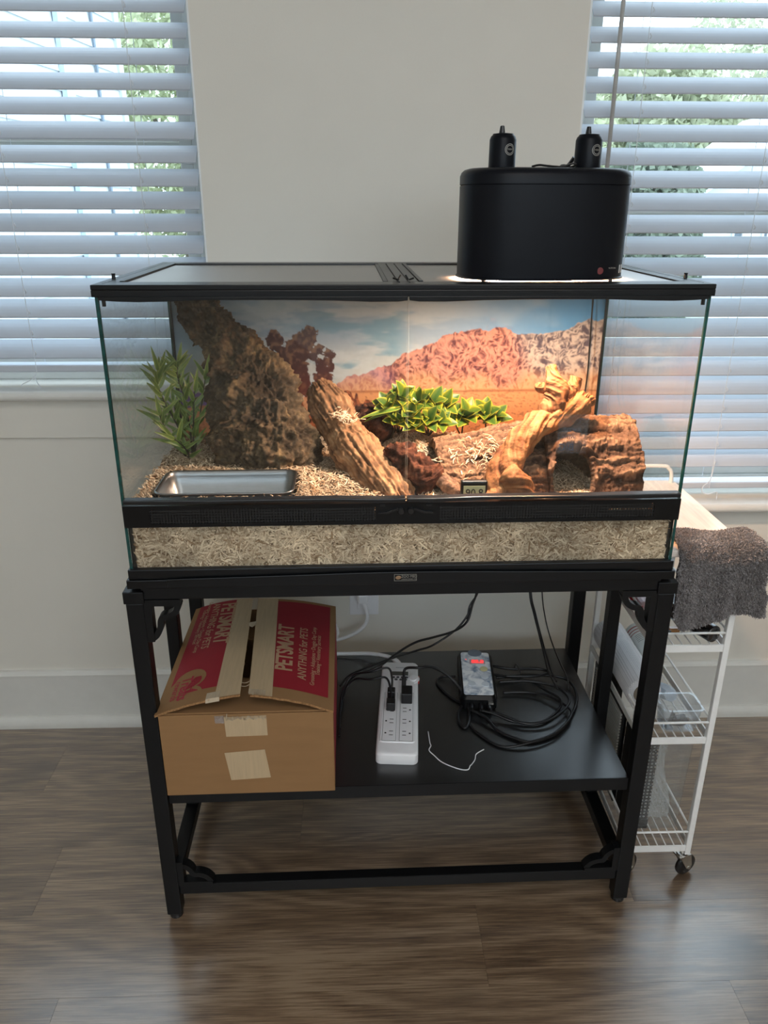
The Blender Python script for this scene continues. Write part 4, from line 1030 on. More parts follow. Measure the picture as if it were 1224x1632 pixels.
# ------------------------------------------------------------------ lamp fixture on the lid
lp = thing('heat_lamp_fixture', 'black oval heat lamp hood sitting on the tank lid', 'lamp', (0.222, 0.128, 1.2515))
LC, LA = (0.222, 0.128), R(3.5)
def sup(a_, b_, z, n=72, e=2.7):
    out = []
    for k in range(n):
        t = 2*math.pi*k/n; c_, s_ = math.cos(t), math.sin(t)
        x = a_*math.copysign(abs(c_)**(2/e), c_); y = b_*math.copysign(abs(s_)**(2/e), s_)
        out.append((LC[0]+x*math.cos(LA)-y*math.sin(LA), LC[1]+x*math.sin(LA)+y*math.cos(LA), z))
    return out
def supshell(lv, cap0=False, cap1=False):
    n = 72; V = []; F = []
    for l in lv: V += sup(*l)
    for i in range(len(lv)-1):
        for j in range(n):
            j2 = (j+1) % n; F.append((i*n+j, i*n+j2, (i+1)*n+j2, (i+1)*n+j))
    if cap0: F.append(tuple(range(n-1, -1, -1)))
    if cap1: F.append(tuple((len(lv)-1)*n+j for j in range(n)))
    return MB().add(V, F)
HOOD = pm('satin_black_hood', (0.0045, 0.0055, 0.0085), 0.36, spec=0.16, var=0.06, bump=0.04, bs=700)
A_, B_ = 0.1325, 0.081
hd = part('hood', supshell([(A_-0.004, B_-0.004, 1.385), (A_-0.004, B_-0.004, 1.2525), (A_+0.002, B_+0.002, 1.2507), (A_+0.002, B_+0.002, 1.2527), (A_, B_, 1.2540), (A_, B_, 1.3868)], True), HOOD, lp, sm=True)
hd.modifiers.new('es', 'EDGE_SPLIT').split_angle = R(40)
lid = part('hood_lid', supshell([(A_-0.0012, B_-0.0012, 1.3868), (A_-0.0012, B_-0.0012, 1.388), (A_+0.0002, B_+0.0002, 1.389), (A_+0.0002, B_+0.0002, 1.401), (A_-0.002, B_-0.002, 1.4065), (A_-0.006, B_-0.006, 1.410), (A_-0.012, B_-0.012, 1.4118), (A_-0.02, B_-0.02, 1.4122)], True, True), HOOD, lp, sm=True)
lid.modifiers.new('es', 'EDGE_SPLIT').split_angle = R(50)
part('reflector', supshell([(A_-0.006, B_-0.006, 1.2565), (A_-0.012, B_-0.012, 1.345), (A_-0.05, B_-0.04, 1.372)], False, True), pm('white_reflector', lin((230, 226, 220)), 0.4), lp, sm=True)
ft = MB()
for sx, sy in ((-1, -1), (1, -1), (-1, 1), (1, 1)):
    ft.lathe([(0.004, 0), (0.004, 0.005)], (LC[0]+sx*0.10, LC[1]+sy*0.062, 1.2478), 8)
part('foot', ft, RUB, lp)
for cx, cy in ((0.1525, 0.128), (0.288, 0.131)):
    sc_ = part('socket_cap', MB().lathe([(0.0205, 0), (0.0207, 0.002), (0.0205, 0.041), (0.0188, 0.0455), (0.0165, 0.0475), (0.0158, 0.0492), (0.006, 0.0505)], (cx, cy, 1.412), 36), HOOD, lp, sm=True)
    sc_.modifiers.new('es', 'EDGE_SPLIT').split_angle = R(38)
    part('strain_relief', MB().lathe([(0.0048, 0), (0.0042, 0.004), (0.0032, 0.010), (0.0022, 0.0105)], (cx-0.002, cy, 1.4622), 10), RUB, sc_)
    an = R(-68); rr = 0.0208
    M = frame((cx+rr*math.cos(an), cy+rr*math.sin(an), 1.4385), (-math.sin(an), math.cos(an), 0), (0, 0, 1))
    bg_ = MB()
    for r0, r1 in ((0.0072, 0.0082), (0.0052, 0.0062)):
        vs = []
        for k in range(28):
            q = 2*math.pi*k/28
            for rad in (r0, r1):
                xx = rad*math.cos(q); ang = an+xx/rr
                vs.append((cx+(rr+0.0001)*math.cos(ang), cy+(rr+0.0001)*math.sin(ang), 1.4385+rad*math.sin(q)))
        bg_.add(vs, [(2*k, 2*k+1, (2*k+3) % 56, (2*k+2) % 56) for k in range(28)])
    badge = part('round_badge', bg_, GREYP, sc_)
    lettering('lettering', 'THRIVE', 0.0034, frame((cx+(rr+0.0007)*math.cos(an), cy+(rr+0.0007)*math.sin(an), 1.4385), (-math.sin(an), math.cos(an), 0), (0, 0, 1)), GREYP, sc_)
hw = MB().tube([(0.195, 0.105, 1.4145), (0.205, 0.100, 1.4165), (0.215, 0.098, 1.4155), (0.235, 0.10, 1.414), (0.252, 0.099, 1.4135), (0.262, 0.10, 1.417), (0.258, 0.102, 1.419), (0.247, 0.101, 1.4160)], 0.0016, 6, n=6)
part('hanging_wire', hw, SIL, lp)
part('cord', MB().tube([(0.272, 0.15, 1.43), (0.265, 0.16, 1.418), (0.26, 0.19, 1.413), (0.262, 0.225, 1.35), (0.262, 0.235, 1.27), (0.262, 0.3, 1.257), (0.25, 0.48, 1.256), (0.24, 0.497, 1.20), (0.235, 0.497, 0.9), (0.226, 0.495, 0.8)], 0.003, 6, n=6), RUB, lp)
def hoodpt(x, dz):   # point on the front face of the hood
    best = min(sup(A_, B_, 0, 720), key=lambda p: abs(p[0]-x)+(10 if p[1] > LC[1] else 0))
    return best[0], best[1], dz
LABW = pm('white_label', lin((212, 212, 208)), 0.5)
p = hoodpt(0.340, 1.263); p2 = hoodpt(0.3485, 1.263)
part('rating_label', MB().prism([(p[0], p[1]-0.0006), (p2[0], p2[1]-0.0008), (p2[0]-0.0003, p2[1]+0.001), (p[0], p[1]+0.001)], 1.2595, 1.2720, 'z'), LABW, lp)
p = hoodpt(0.303, 1.264); M = frame((p[0], p[1]-0.0008, 1.2645), (1, 0.1, 0), (0, 0, 1))
part('hot_surface_mark', MB().lathe([(0.0052, 0), (0.0042, 0.0002)], (0, 0, 0), 20, M=M), pm('dark_red_mark', lin((110, 42, 44)), 0.5), lp)
p = hoodpt(0.323, 1.264); M = frame((p[0], p[1]-0.0012, 1.2680), (1, 0.22, 0), (0, 0, 1))
lettering('lettering', 'CAUTION', 0.0034, M, GREYP, lp)
# the bulbs inside the hood
def bulb(name, x, col, power, rad):
    l = bpy.data.lights.new(name, 'POINT'); l.energy = power; l.color = col; l.shadow_soft_size = rad
    o = bpy.data.objects.new(name, l); COL.objects.link(o); o.parent = lp
    o.location = Vector((x, 0.130, 1.281))-Vector(ORG[lp.name])
bulb('heat_bulb', 0.285, (1.0, 0.52, 0.26), 60, 0.016)
bulb('white_bulb', 0.160, (1.0, 0.84, 0.70), 60, 0.016)

# ------------------------------------------------------------------ metal stand
S_ = thing('metal_stand', 'black square-tube metal stand with a wide shelf, holding the tank', 'stand', (0, 0.24, 0))
LX, LW = 0.475, 0.030
for sx in (-1, 1):
    x0, x1 = (-LX, -LX+LW) if sx < 0 else (LX-LW, LX)
    xc = (x0+x1)/2
    for y0 in (0.0, 0.458):
        lg = part('leg', MB().box(x0, x1, y0, y0+LW, 0.013, 0.728), BLKM, S_, bevel=0.0025)
        part('leg_sleeve', MB().box(x0-0.0025, x1+0.0025, y0-0.0025, y0+LW+0.0025, 0.728, 0.7505), BLKM, lg, bevel=0.0015)
        part('foot', MB().lathe([(0.0125, 0), (0.0138, 0.002), (0.0138, 0.007), (0.011, 0.0132)], (xc, y0+LW/2, 0), 18), RUB, lg)
    part('mid_post', MB().box(xc-0.0125, xc+0.0125, 0.226, 0.252, 0.091, 0.733), BLKM, S_, bevel=0.002)
    part('side_rail', MB().box(xc-0.014, xc+0.014, 0.030, 0.458, 0.7335, 0.757), BLKM, S_, bevel=0.002)
    part('lower_side_rail', MB().box(xc-0.014, xc+0.014, 0.030, 0.458, 0.064, 0.0905), BLKM, S_, bevel=0.002)
    for y0 in (0.001, 0.4645):      # scrolled corner brackets
        br_ = MB()
        xi = sx*(LX-LW); s = -sx
        br_.box(min(xi, xi+s*0.062), max(xi, xi+s*0.062), y0, y0+0.02, 0.7215, 0.7335)
        br_.box(min(xi, xi+s*0.012), max(xi, xi+s*0.012), y0, y0+0.02, 0.652, 0.7215)
        br_.ribbon([(xi+s*0.058, 0.724), (xi+s*0.052, 0.709), (xi+s*0.040, 0.7005), (xi+s*0.030, 0.699), (xi+s*0.0255, 0.692), (xi+s*0.023, 0.678), (xi+s*0.015, 0.663), (xi+s*0.004, 0.655)], 0.0105, y0+0.001, y0+0.019)
        part('corner_bracket', br_, BLKM, S_)
        br_ = MB()
        br_.box(min(xi, xi+s*0.068), max(xi, xi+s*0.068), y0, y0+0.02, 0.0905, 0.099)
        br_.box(min(xi, xi+s*0.012), max(xi, xi+s*0.012), y0, y0+0.02, 0.099, 0.150)
        br_.ribbon([(xi+s*0.002, 0.142), (xi+s*0.016, 0.138), (xi+s*0.026, 0.128), (xi+s*0.031, 0.117), (xi+s*0.042, 0.116), (xi+s*0.056, 0.110), (xi+s*0.066, 0.097)], 0.0105, y0+0.001, y0+0.019)
        part('corner_bracket', br_, BLKM, S_)
for y0 in (0.002, 0.460):
    part('top_rail', MB().box(-0.445, 0.445, y0, y0+0.026, 0.7335, 0.7568), BLKM, S_, bevel=0.002)
    part('lower_rail', MB().box(-0.445, 0.445, y0+0.002, y0+0.026, 0.064, 0.0905), BLKM, S_, bevel=0.002)
part('top_lip', MB().box(-0.4455, 0.4455, -0.0015, 0.002, 0.7535, 0.7573), BLKM, S_)
shf = part('shelf', MB().box(-0.4440, 0.4440, 0.010, 0.486, 0.292, 0.320), BLKS, S_)
part('edge_band', MB().box(-0.4440, 0.4440, 0.008, 0.010, 0.292, 0.3199), BLKM, shf)

# ------------------------------------------------------------------ cardboard box
bx_ = thing('cardboard_box', 'brown cardboard box with red printed flaps, taped at the front', 'box', (-0.285, 0.2, 0.3205))
BX0, BX1, BY0, BY1, BZ0, BZ1 = -0.4435, -0.1275, -0.003, 0.392, 0.3205, 0.500
w_ = 0.004
part('front_panel', MB().box(BX0, BX1, BY0, BY0+w_, BZ0, BZ1), CARD, bx_, bevel=0.0012)
part('back_panel', MB().box(BX0, BX1, BY1-w_, BY1, BZ0, BZ1), CARD, bx_, bevel=0.0012)
part('side_panel', MB().box(BX0, BX0+w_, BY0+w_, BY1-w_, BZ0, BZ1), CARD, bx_, bevel=0.0012)
sp_ = part('side_panel', MB().box(BX1-w_, BX1, BY0+w_, BY1-w_, BZ0, BZ1), CARD, bx_, bevel=0.0012)
part('red_side_print', MB().quad((BX1+0.0003, BY0+0.012, BZ0+0.012), (BX1+0.0003, BY1-0.02, BZ0+0.012), (BX1+0.0003, BY1-0.02, BZ1-0.004), (BX1+0.0003, BY0+0.012, BZ1-0.004)), RED, sp_)
part('bottom_panel', MB().box(BX0+w_, BX1-w_, BY0+w_, BY1-w_, BZ0, BZ0+0.004), CARD, bx_)
part('inner_flap', MB().add([(BX0+0.004, BY0+0.004, BZ1), (BX1-0.004, BY0+0.004, BZ1), (BX1-0.01, BY0+0.13, BZ1-0.012), (BX0+0.01, BY0+0.13, BZ1-0.012),
                             (BX0+0.004, BY0+0.004, BZ1+0.003), (BX1-0.004, BY0+0.004, BZ1+0.003), (BX1-0.01, BY0+0.13, BZ1-0.009), (BX0+0.01, BY0+0.13, BZ1-0.009)],
                            [(3, 2, 1, 0), (4, 5, 6, 7), (0, 1, 5, 4), (1, 2, 6, 5), (2, 3, 7, 6), (3, 0, 4, 7)]), CARD, bx_)
part('inner_flap', MB().box(BX0+0.004, BX1-0.004, BY1-0.13, BY1-0.005, BZ1-0.004, BZ1-0.001), CARD, bx_)
def flap(A0, A1, B0, B1, seed):
    """bowed flap; A = hinge edge (front, back), B = free edge (front, back). returns surface function"""
    A0, A1, B0, B1 = map(Vector, (A0, A1, B0, B1))
    def f(u, v, h=0.0):      # u across from the hinge, v from the front to the back
        p = (A0.lerp(A1, v)).lerp(B0.lerp(B1, v), u)
        p = p+Vector((0, 0, 0.006*math.sin(math.pi*u)))
        n = ((A1-A0).cross(B0-A0)).normalized()
        if n.z < 0: n = -n
        return p+n*h
    nu, nv = 12, 22
    g = np.random.default_rng(seed); jag = g.uniform(0, 0.006, (2, nv))
    jg2 = g.uniform(-0.0012, 0.0012, nu)
    V, F = [], []
    for h in (0, -0.0038):
        for i in range(nu):
            for j in range(nv):
                p = f(i/(nu-1), j/(nv-1), h)
                if j == 0: p.y += jg2[i]-0.001*(h < 0)
                if i == nu-1: p.x += jag[0 if h == 0 else 1][j]*(-1 if A0.x < B0.x else 1)
                V.append(p)
    n = nu*nv; G = grid_faces(nu, nv)
    F = [q for q in G]+[tuple(n+i for i in q[::-1]) for q in G]
    mi = [0]*len(F)
    def edge(ids):
        for a, b in zip(ids, ids[1:]): F.append((a, b, b+n, a+n)); mi.append(1)
    edge([i*nv for i in range(nu)]); edge([i*nv+nv-1 for i in range(nu)]); edge(list(range((nu-1)*nv, nu*nv))); edge(list(range(nv)))
    mb = MB(); mb.v = [tuple(p) for p in V]; mb.f = F; mb.m = mi
    return f, part('flap', mb, [CARD, CARDD], bx_)
fL, flapL = flap((BX0-0.005, BY0-0.004, BZ1+0.005), (BX0-0.001, BY1, BZ1+0.003), (-0.2935, 0.002, 0.5395), (-0.3135, BY1, 0.527), 3)
fR, flapR = flap((BX1+0.001, BY0-0.002, BZ1+0.004), (BX1, BY1, BZ1+0.003), (-0.2800, 0.002, 0.5385), (-0.3030, BY1, 0.527), 4)
def patch(name, f, poly, mat, parent, h=0.0006, nu=10, nv=14):
    """sheet laid on a flap: poly = (u0,u1 at v0), (u0,u1 at v1), v0, v1"""
    (a0, a1), (b0, b1), v0, v1 = poly
    V = []
    for i in range(nu):
        for j in range(nv):
            t = j/(nv-1); ua = a0+(b0-a0)*t; ub = a1+(b1-a1)*t
            V.append(f(ua+(ub-ua)*i/(nu-1), v0+(v1-v0)*t, h))
    mb = MB(); mb.v = [tuple(p) for p in V]; mb.f = grid_faces(nu, nv); mb.m = [0]*len(mb.f)
    return part(name, mb, mat, parent)
patch('red_print', fL, ((0.09, 0.76), (0.09, 0.76), 0.10, 1.0), RED, flapL)
patch('red_print', fR, ((0.07, 0.83), (0.07, 0.83), 0.085, 0.97), RED, flapR)
tl = patch('tape', fL, ((0.70, 1.0), (0.72, 1.0), 0.0, 1.0), TAPE, flapL, 0.0012)
tr_ = patch('tape', fR, ((0.72, 0.995), (0.74, 1.0), 0.0, 1.0), TAPE, flapR, 0.0012)
def onflap(f, u, v, h=0.0009):
    o = f(u, v, h); du = (f(u+0.02, v, h)-o); dv = (f(u, v+0.02, h)-o)
    return o, du, dv
def flaptext(name, body, size, f, u, v, par, up, shear=0.15, bold=0.0, mat=TANP, sx=1, spacing=1, h=0.0010):
    o, du, dv = onflap(f, u, v, h)
    xdir = dv if up else -dv; ydir = xdir
    yv = -du if (up and f is fR) or False else du
    # baseline runs along the flap, letters' tops point away from it so that text is not mirrored
    yv = du
    return lettering(name, body, size, frame(o, xdir, yv), mat, par, shear, bold, sx=sx, spacing=spacing, ext=0.0001)
# right flap: reads from front to back
flaptext('lettering', 'PETSMART', 0.046, fR, 0.60, 0.46, flapR, True, 0.12, 0.0011, sx=0.86, spacing=0.95)
flaptext('lettering', 'ANYTHING for PETS', 0.0235, fR, 0.385, 0.43, flapR, True, 0.12, 0.0002, sx=0.93)
flaptext('lettering', 'Grooming \u2022 Adoptions \u2022 Doggie Day Camp', 0.0125, fR, 0.262, 0.43, flapR, True, 0.12)
flaptext('lettering', 'Training \u2022 Veterinary Services', 0.0125, fR, 0.20, 0.44, flapR, True, 0.12)
# left flap: reads from back to front
flaptext('lettering', 'PETSMART', 0.046, fL, 0.60, 0.74, flapL, False, 0.12, 0.0011, sx=0.86, spacing=0.95)
flaptext('lettering', 'ANYTHING for PETS', 0.0235, fL, 0.385, 0.74, flapL, False, 0.12, 0.0002, sx=0.93)
flaptext('lettering', 'Grooming \u2022 Adoptions \u2022 Doggie Day Camp', 0.0125, fL, 0.262, 0.75, flapL, False, 0.12)
flaptext('lettering', 'Training \u2022 Veterinary Services', 0.0125, fL, 0.20, 0.76, flapL, False, 0.12)
# bone shape in bare card with red words
bone = []
for cu, cv, ru, rv, a0, a1 in ((0.33, 0.215, 0.20, 0.085, 175, -60), (0.40, 0.07, 0.13, 0.075, 80, -70)):
    for k in range(13):
        a = R(a0+(a1-a0)*k/12); bone.append((cu+ru*math.cos(a), cv+rv*math.sin(a)))
bone += [(0.42, 0.012), (0.06, 0.012), (0.06, 0.17)]
mb = MB(); pts = [tuple(fL(max(u, 0.02), max(v, 0.005), 0.0009)) for u, v in bone]; cen = tuple(fL(0.25, 0.12, 0.0009))
mb.add([cen]+pts, [(0, i+1, (i+1) % len(pts)+1) for i in range(len(pts))])
part('bone_print', mb, CARD, flapL)
REDI = pm('red_ink', lin((170, 44, 60)), 0.7)
flaptext('lettering', 'Treats', 0.030, fL, 0.29, 0.145, flapL, False, 0.0, 0.0006, REDI, sx=0.95, h=0.0014)
flaptext('lettering', 'rewards', 0.019, fL, 0.18, 0.145, flapL, False, 0.0, 0.0, REDI, h=0.0014)
flaptext('lettering', 'PetSmart', 0.009, fL, 0.38, 0.15, flapL, False, 0.0, 0.0, REDI, h=0.0014)
yb_ = BY0-0.0006
def sheet(name, pts, mat, par, y=yb_):
    return part(name, MB().prism(pts, y-0.0004, y, 'y'), mat, par)
sheet('tape', [(-0.3240, 0.4525), (-0.2485, 0.4535), (-0.2490, 0.4975), (-0.3255, 0.4950)], TAPE, bx_)
sheet('tape', [(-0.3215, 0.3535), (-0.2475, 0.3575), (-0.2555, 0.4215), (-0.3300, 0.4160)], TAPE, bx_)
sheet('clear_tape', [(-0.342, 0.482), (-0.3255, 0.482), (-0.3255, 0.4985), (-0.3425, 0.4985)], glassm('clear_tape', (0.9, 0.88, 0.86), haze=0.1), bx_)
g = np.random.default_rng(9)
sh = MB()
V = []
nn = 26
for i in range(nn):
    x = -0.324+0.075*i/(nn-1)
    z = 0.4962+g.uniform(-0.004, 0.004); y = yb_-0.0012-g.uniform(0, 0.003)
    V += [(x, y, z), (x+g.uniform(-0.002, 0.002), yb_-0.0006, z-0.006)]
sh.add(V, [(2*i, 2*i+1, 2*i+3, 2*i+2) for i in range(nn-1)])
sh.tube([(-0.3205, yb_-0.001, 0.489), (-0.3200, yb_-0.004, 0.497), (-0.3190, yb_-0.003, 0.5045)], 0.0009, 5, n=4)
part('torn_tape_edge', sh, TAPE2, bx_)
sh = MB(); V = []
for i in range(18):
    u = 0.80+0.2*i/17
    p = fR(min(u, 0.998), 0.0, 0.002); V += [p+Vector((0, g.uniform(-0.004, 0.002), g.uniform(0, 0.003))), fR(min(u, 0.998), 0.045, 0.002)]
sh.add(V, [(2*i, 2*i+1, 2*i+3, 2*i+2) for i in range(17)])
part('torn_tape_edge', sh, TAPE2, bx_)
sh = MB()
V = []
for i in range(14):
    u = 0.60+0.16*i/13
    p = fL(u, 0.0, 0.0016); V += [p+Vector((0, -0.003, -0.007)), p, fL(u, 0.05, 0.0016)]
sh.add(V, [(3*i+k, 3*i+k+1, 3*i+k+4, 3*i+k+3) for i in range(13) for k in (0, 1)])
part('torn_tape_edge', sh, TAPE2, bx_)
for v0 in (0.07, 0.10):
    a = fL(0.985, v0, 0.001); b_ = fR(0.985, v0+0.02, 0.001); m_ = (a+b_)/2+Vector((0, 0.004, -0.006))
    part('tape_strand', MB().tube([a, m_, b_], 0.0007, 5, n=6), TAPE2, bx_)
a = fL(0.99, 0.66, 0.002); b_ = fR(0.99, 0.67, 0.002)
part('tape_scrap', MB().add([a, b_, b_+Vector((0.0, 0.014, 0.001)), a+Vector((0, 0.012, 0.001)), (a+b_)/2+Vector((0, -0.005, -0.002))], [(0, 4, 1, 2, 3)]), TAPE2, bx_)

# ------------------------------------------------------------------ power strip and plugs
ps = thing('power_strip', 'white power strip with a timer panel, lying on the black shelf', 'power strip', (0.01, 0.235, 0.3205))
PM = frame((0.0085, 0.2340, 0.3205), (0.9963, -0.0862, 0), (0.0862, 0.9963, 0))      # local: x across, y along, z up
PSZ = (1, 1, 1)
def pshell(levels): 
    m_ = shell(levels); m_.v = [tuple(PM @ Vector(p)) for p in m_.v]; return m_
def pbox(x0, x1, y0, y1, z0, z1): return MB().box(x0, x1, y0, y1, z0, z1, 0, PM)
HW_, HL_ = 0.0425, 0.1680
body = pshell([(-HW_, HW_, -HL_, HL_, 0.012, 0.0), (-HW_, HW_, -HL_, HL_, 0.012, 0.020), (-HW_+0.002, HW_-0.002, -HL_+0.002, HL_-0.001, 0.012, 0.0232), (-HW_+0.005, HW_-0.005, -HL_+0.006, HL_-0.004, 0.011, 0.0245)])
bdy = part('body', body, WHITEP, ps, sm=True); bdy.modifiers.new('es', 'EDGE_SPLIT').split_angle = R(40)
part('raised_panel', pshell([(-0.0362, 0.0362, -0.132, 0.080, 0.006, 0.0245), (-0.0352, 0.0352, -0.131, 0.079, 0.006, 0.0265)]), WHITEP, ps)
part('timer_panel', MB().lathe([(0.040, 0), (0.038, 0.002), (0.001, 0.0025)], (0, 0, 0), 40, M=PM @ Matrix.Translation((0.006, 0.098, 0.0245)), sy=0.72), WHITEP, ps)
GREYS = pm('grey_rubber_button', lin((70, 72, 76)), 0.5); SLOT = pm('dark_slot', (0.004, 0.004, 0.004), 0.6)
dp = part('display', pbox(-0.0185, 0.0195, 0.107, 0.122, 0.0265, 0.0282), pm('lcd_grey', lin((84, 86, 80)), 0.2), ps, bevel=0.001)
for i, (bx0, by0) in enumerate(((-0.014, 0.098), (-0.004, 0.098), (0.006, 0.098), (0.016, 0.098), (-0.008, 0.089), (0.003, 0.089), (0.014, 0.089))):
    part('button', MB().lathe([(0.0035, 0), (0.0035, 0.0028), (0.003, 0.0034)], (0, 0, 0), 14, M=PM @ Matrix.Translation((bx0, by0, 0.0262)), sy=0.65), GREYS, ps)
part('dial', MB().lathe([(0.010, 0), (0.0095, 0.003), (0.0085, 0.0034)], (0, 0, 0), 24, M=PM @ Matrix.Translation((0.031, 0.098, 0.0262)), sy=1.3), WHITEP, ps)
part('rocker_switch', pbox(0.0425, 0.0455, 0.105, 0.121, 0.006, 0.018), pm('red_switch', lin((196, 40, 40)), 0.3), ps, bevel=0.001)
for sx in (-1, 1):
    xa, xb = (-0.031, -0.004) if sx < 0 else (0.004, 0.031)
    bk = part('outlet_bank', pbox(xa, xb, -0.128, 0.038, 0.0265, 0.0276), WHITEP, ps, bevel=0.0006)
    fr = MB()
    for q in ((xa, xb, -0.1286, -0.128), (xa, xb, 0.038, 0.0386)): fr.box(q[0], q[1], q[2], q[3], 0.0265, 0.0270, 0, PM)
    for q in ((xa-0.0006, xa), (xb, xb+0.0006)): fr.box(q[0], q[1], -0.1286, 0.0386, 0.0265, 0.0270, 0, PM)
    part('seam', fr, GREYS, bk)
    for k in range(4):
        yc = -0.105+0.040*k; sl = MB(); xg = (xa+xb)/2
        for dy in (-0.0062, 0.0062): sl.box(xg-sx*0.004-0.004, xg-sx*0.004+0.004, yc+dy-0.0008, yc+dy+0.0008, 0.0274, 0.0279, 0, PM)
        sl.lathe([(0.0021, 0), (0.0021, 0.0004)], (0, 0, 0), 10, M=PM @ Matrix.Translation((xg+sx*0.0075, yc, 0.0275)))
        part('outlet', sl, SLOT, bk, label='dark outlet slots')
part('brand_mark', MB().box(-0.010, 0.012, 0.142, 0.1436, 0.02455, 0.0248, 0, PM), pm('pale_print', lin((150, 152, 160)), 0.5), ps)
# white supply cord, up behind the box to the wall socket
wc = thing('white_power_cord', 'thick white cord from the wall outlet to the power strip', 'cord', (-0.02, 0.44, 0.335))
part('cord', MB().tube([(0.022, 0.3995, 0.334), (0.016, 0.420, 0.336), (-0.006, 0.438, 0.338), (-0.045, 0.458, 0.334), (-0.09, 0.467, 0.330), (-0.15, 0.470, 0.328), (-0.21, 0.465, 0.327), (-0.25, 0.46, 0.33), (-0.26, 0.50, 0.36), (-0.20, 0.545, 0.33), (-0.14, 0.565, 0.31), (-0.09, 0.582, 0.316), (-0.062, 0.598, 0.328), (-0.050, 0.612, 0.345), (-0.052, 0.622, 0.365), (-0.060, 0.628, 0.385)], 0.0048, 10, n=8), WHITEP, wc, sm=True)
part('strain_relief', MB().tube([(0.024, 0.396, 0.333), (0.018, 0.413, 0.3355), (0.010, 0.425, 0.337)], [0.0075, 0.006], 10, n=5), WHITEP, wc, sm=True)
part('loop', MB().tube([(-0.19, 0.60, 0.36), (-0.155, 0.61, 0.345), (-0.135, 0.608, 0.333), (-0.128, 0.60, 0.315), (-0.13, 0.59, 0.30)], 0.0038, 8, n=6), WHITEP, wc, sm=True)
part('plug', MB().box(-0.0755, -0.0475, 0.618, 0.6450, 0.384, 0.412), WHITEP, wc, bevel=0.005)
op = thing('wall_outlet', 'white wall outlet plate low on the wall behind the shelf', 'outlet', (-0.068, 0.657, 0.37), tank=False)
part('plate', MB().box(-0.106, -0.029, 0.6525, 0.6568, 0.3345, 0.459), WHITEP, op, bevel=0.002)
part('socket', MB().box(-0.0855, -0.0495, 0.6505, 0.6535, 0.352, 0.442), WHITEP, op, bevel=0.001)
# black plugs with their cords
RC = 0.0024
def corded(label, plug, pts, grp=None, r=RC, name='plug_cord'):
    t = thing(name, label, 'cord', tuple(pts[0]), grp)
    part('cord', MB().tube(pts, r, 8, n=8), RUB, t, sm=True)
    for p_ in plug: part('plug', p_, RUB, t, bevel=0.002)
    return t
def plugmb(x, y, z, h=0.022, w=0.011, d=0.013): return MB().box(x-w, x+w, y-d, y+d, z, z+h, 0, PM)
top = 0.0281
def pw_(x, y, z): return tuple(PM @ Vector((x, y, z)))
corded('black plug nearest the front in the left outlet column, its cord arching left', [plugmb(-0.0165, -0.022, top, 0.020, 0.0095, 0.010), MB().lathe([(0.0055, 0), (0.0042, 0.022)], (0, 0, 0), 12, M=frame(pw_(-0.0165, -0.012, top+0.012), (1, 0, 0), (0, -0.5, 0.87)))],
       [pw_(-0.0165, -0.012, top+0.012), pw_(-0.0180, 0.010, top+0.026), pw_(-0.030, 0.035, top+0.040), (-0.053, 0.275, 0.382), (-0.085, 0.302, 0.366), (-0.107, 0.295, 0.342), (-0.1195, 0.235, 0.3235), (-0.1205, 0.18, 0.3235)])
corded('black plug right behind it in the left outlet column, cord arching left', [plugmb(-0.0165, 0.014, top, 0.024, 0.0085, 0.010), MB().lathe([(0.0055, 0), (0.0042, 0.022)], (0, 0, 0), 12, M=frame(pw_(-0.0165, 0.022, top+0.014), (1, 0, 0), (0, -0.5, 0.87)))],
       [pw_(-0.0165, 0.022, top+0.014), pw_(-0.016, 0.042, top+0.034), pw_(-0.026, 0.058, top+0.050), (-0.050, 0.29, 0.392), (-0.090, 0.312, 0.370), (-0.114, 0.285, 0.345), (-0.121, 0.215, 0.3285), (-0.1215, 0.15, 0.3285)])
corded('black angled plug in the right outlet column, its cord looping to the controller', [plugmb(0.0175, 0.012, top, 0.026, 0.012, 0.017), MB().box(-0.005, 0.005, -0.006, 0.006, 0, 0.03, 0, PM @ Matrix.Translation((0.0105, 0.030, top+0.012)) @ Matrix.Rotation(R(-50), 4, 'X'))],
       [pw_(0.0105, 0.044, top+0.028), pw_(0.013, 0.062, top+0.046), (0.055, 0.282, 0.405), (0.092, 0.292, 0.398), (0.132, 0.286, 0.370), (0.159, 0.250, 0.343), (0.161, 0.207, 0.327), (0.148, 0.172, 0.3245), (0.137, 0.190, 0.3245), (0.139, 0.222, 0.326), (0.155, 0.250, 0.331), (0.175, 0.258, 0.333)], r=0.0032)
# cords coming down from the lamps behind the tank
cb_ = thing('lamp_cord_bundle', 'two twisted black lamp cords dropping behind the shelf and running left', 'cord', (0.217, 0.47, 0.75))
part('cord', MB().tube([(0.226, 0.499, 0.80), (0.2245, 0.499, 0.60), (0.217, 0.494, 0.497), (0.207, 0.490, 0.452), (0.188, 0.48, 0.415), (0.159, 0.47, 0.385), (0.107, 0.462, 0.352), (0.067, 0.440, 0.352), (0.013, 0.422, 0.346), (-0.048, 0.400, 0.336), (-0.10, 0.372, 0.330), (-0.12, 0.33, 0.330)], 0.0026, 8, n=8), RUB, cb_, sm=True)
part('cord', MB().tube([(0.229, 0.502, 0.80), (0.2265, 0.502, 0.60), (0.220, 0.497, 0.497), (0.205, 0.488, 0.448), (0.192, 0.475, 0.410), (0.160, 0.455, 0.396), (0.105, 0.42, 0.400), (0.06, 0.402, 0.398), (0.017, 0.379, 0.386), (-0.036, 0.345, 0.366), (-0.087, 0.345, 0.347), (-0.108, 0.30, 0.338), (-0.119, 0.26, 0.3295)], 0.0028, 8, n=8), RUB, cb_, sm=True)
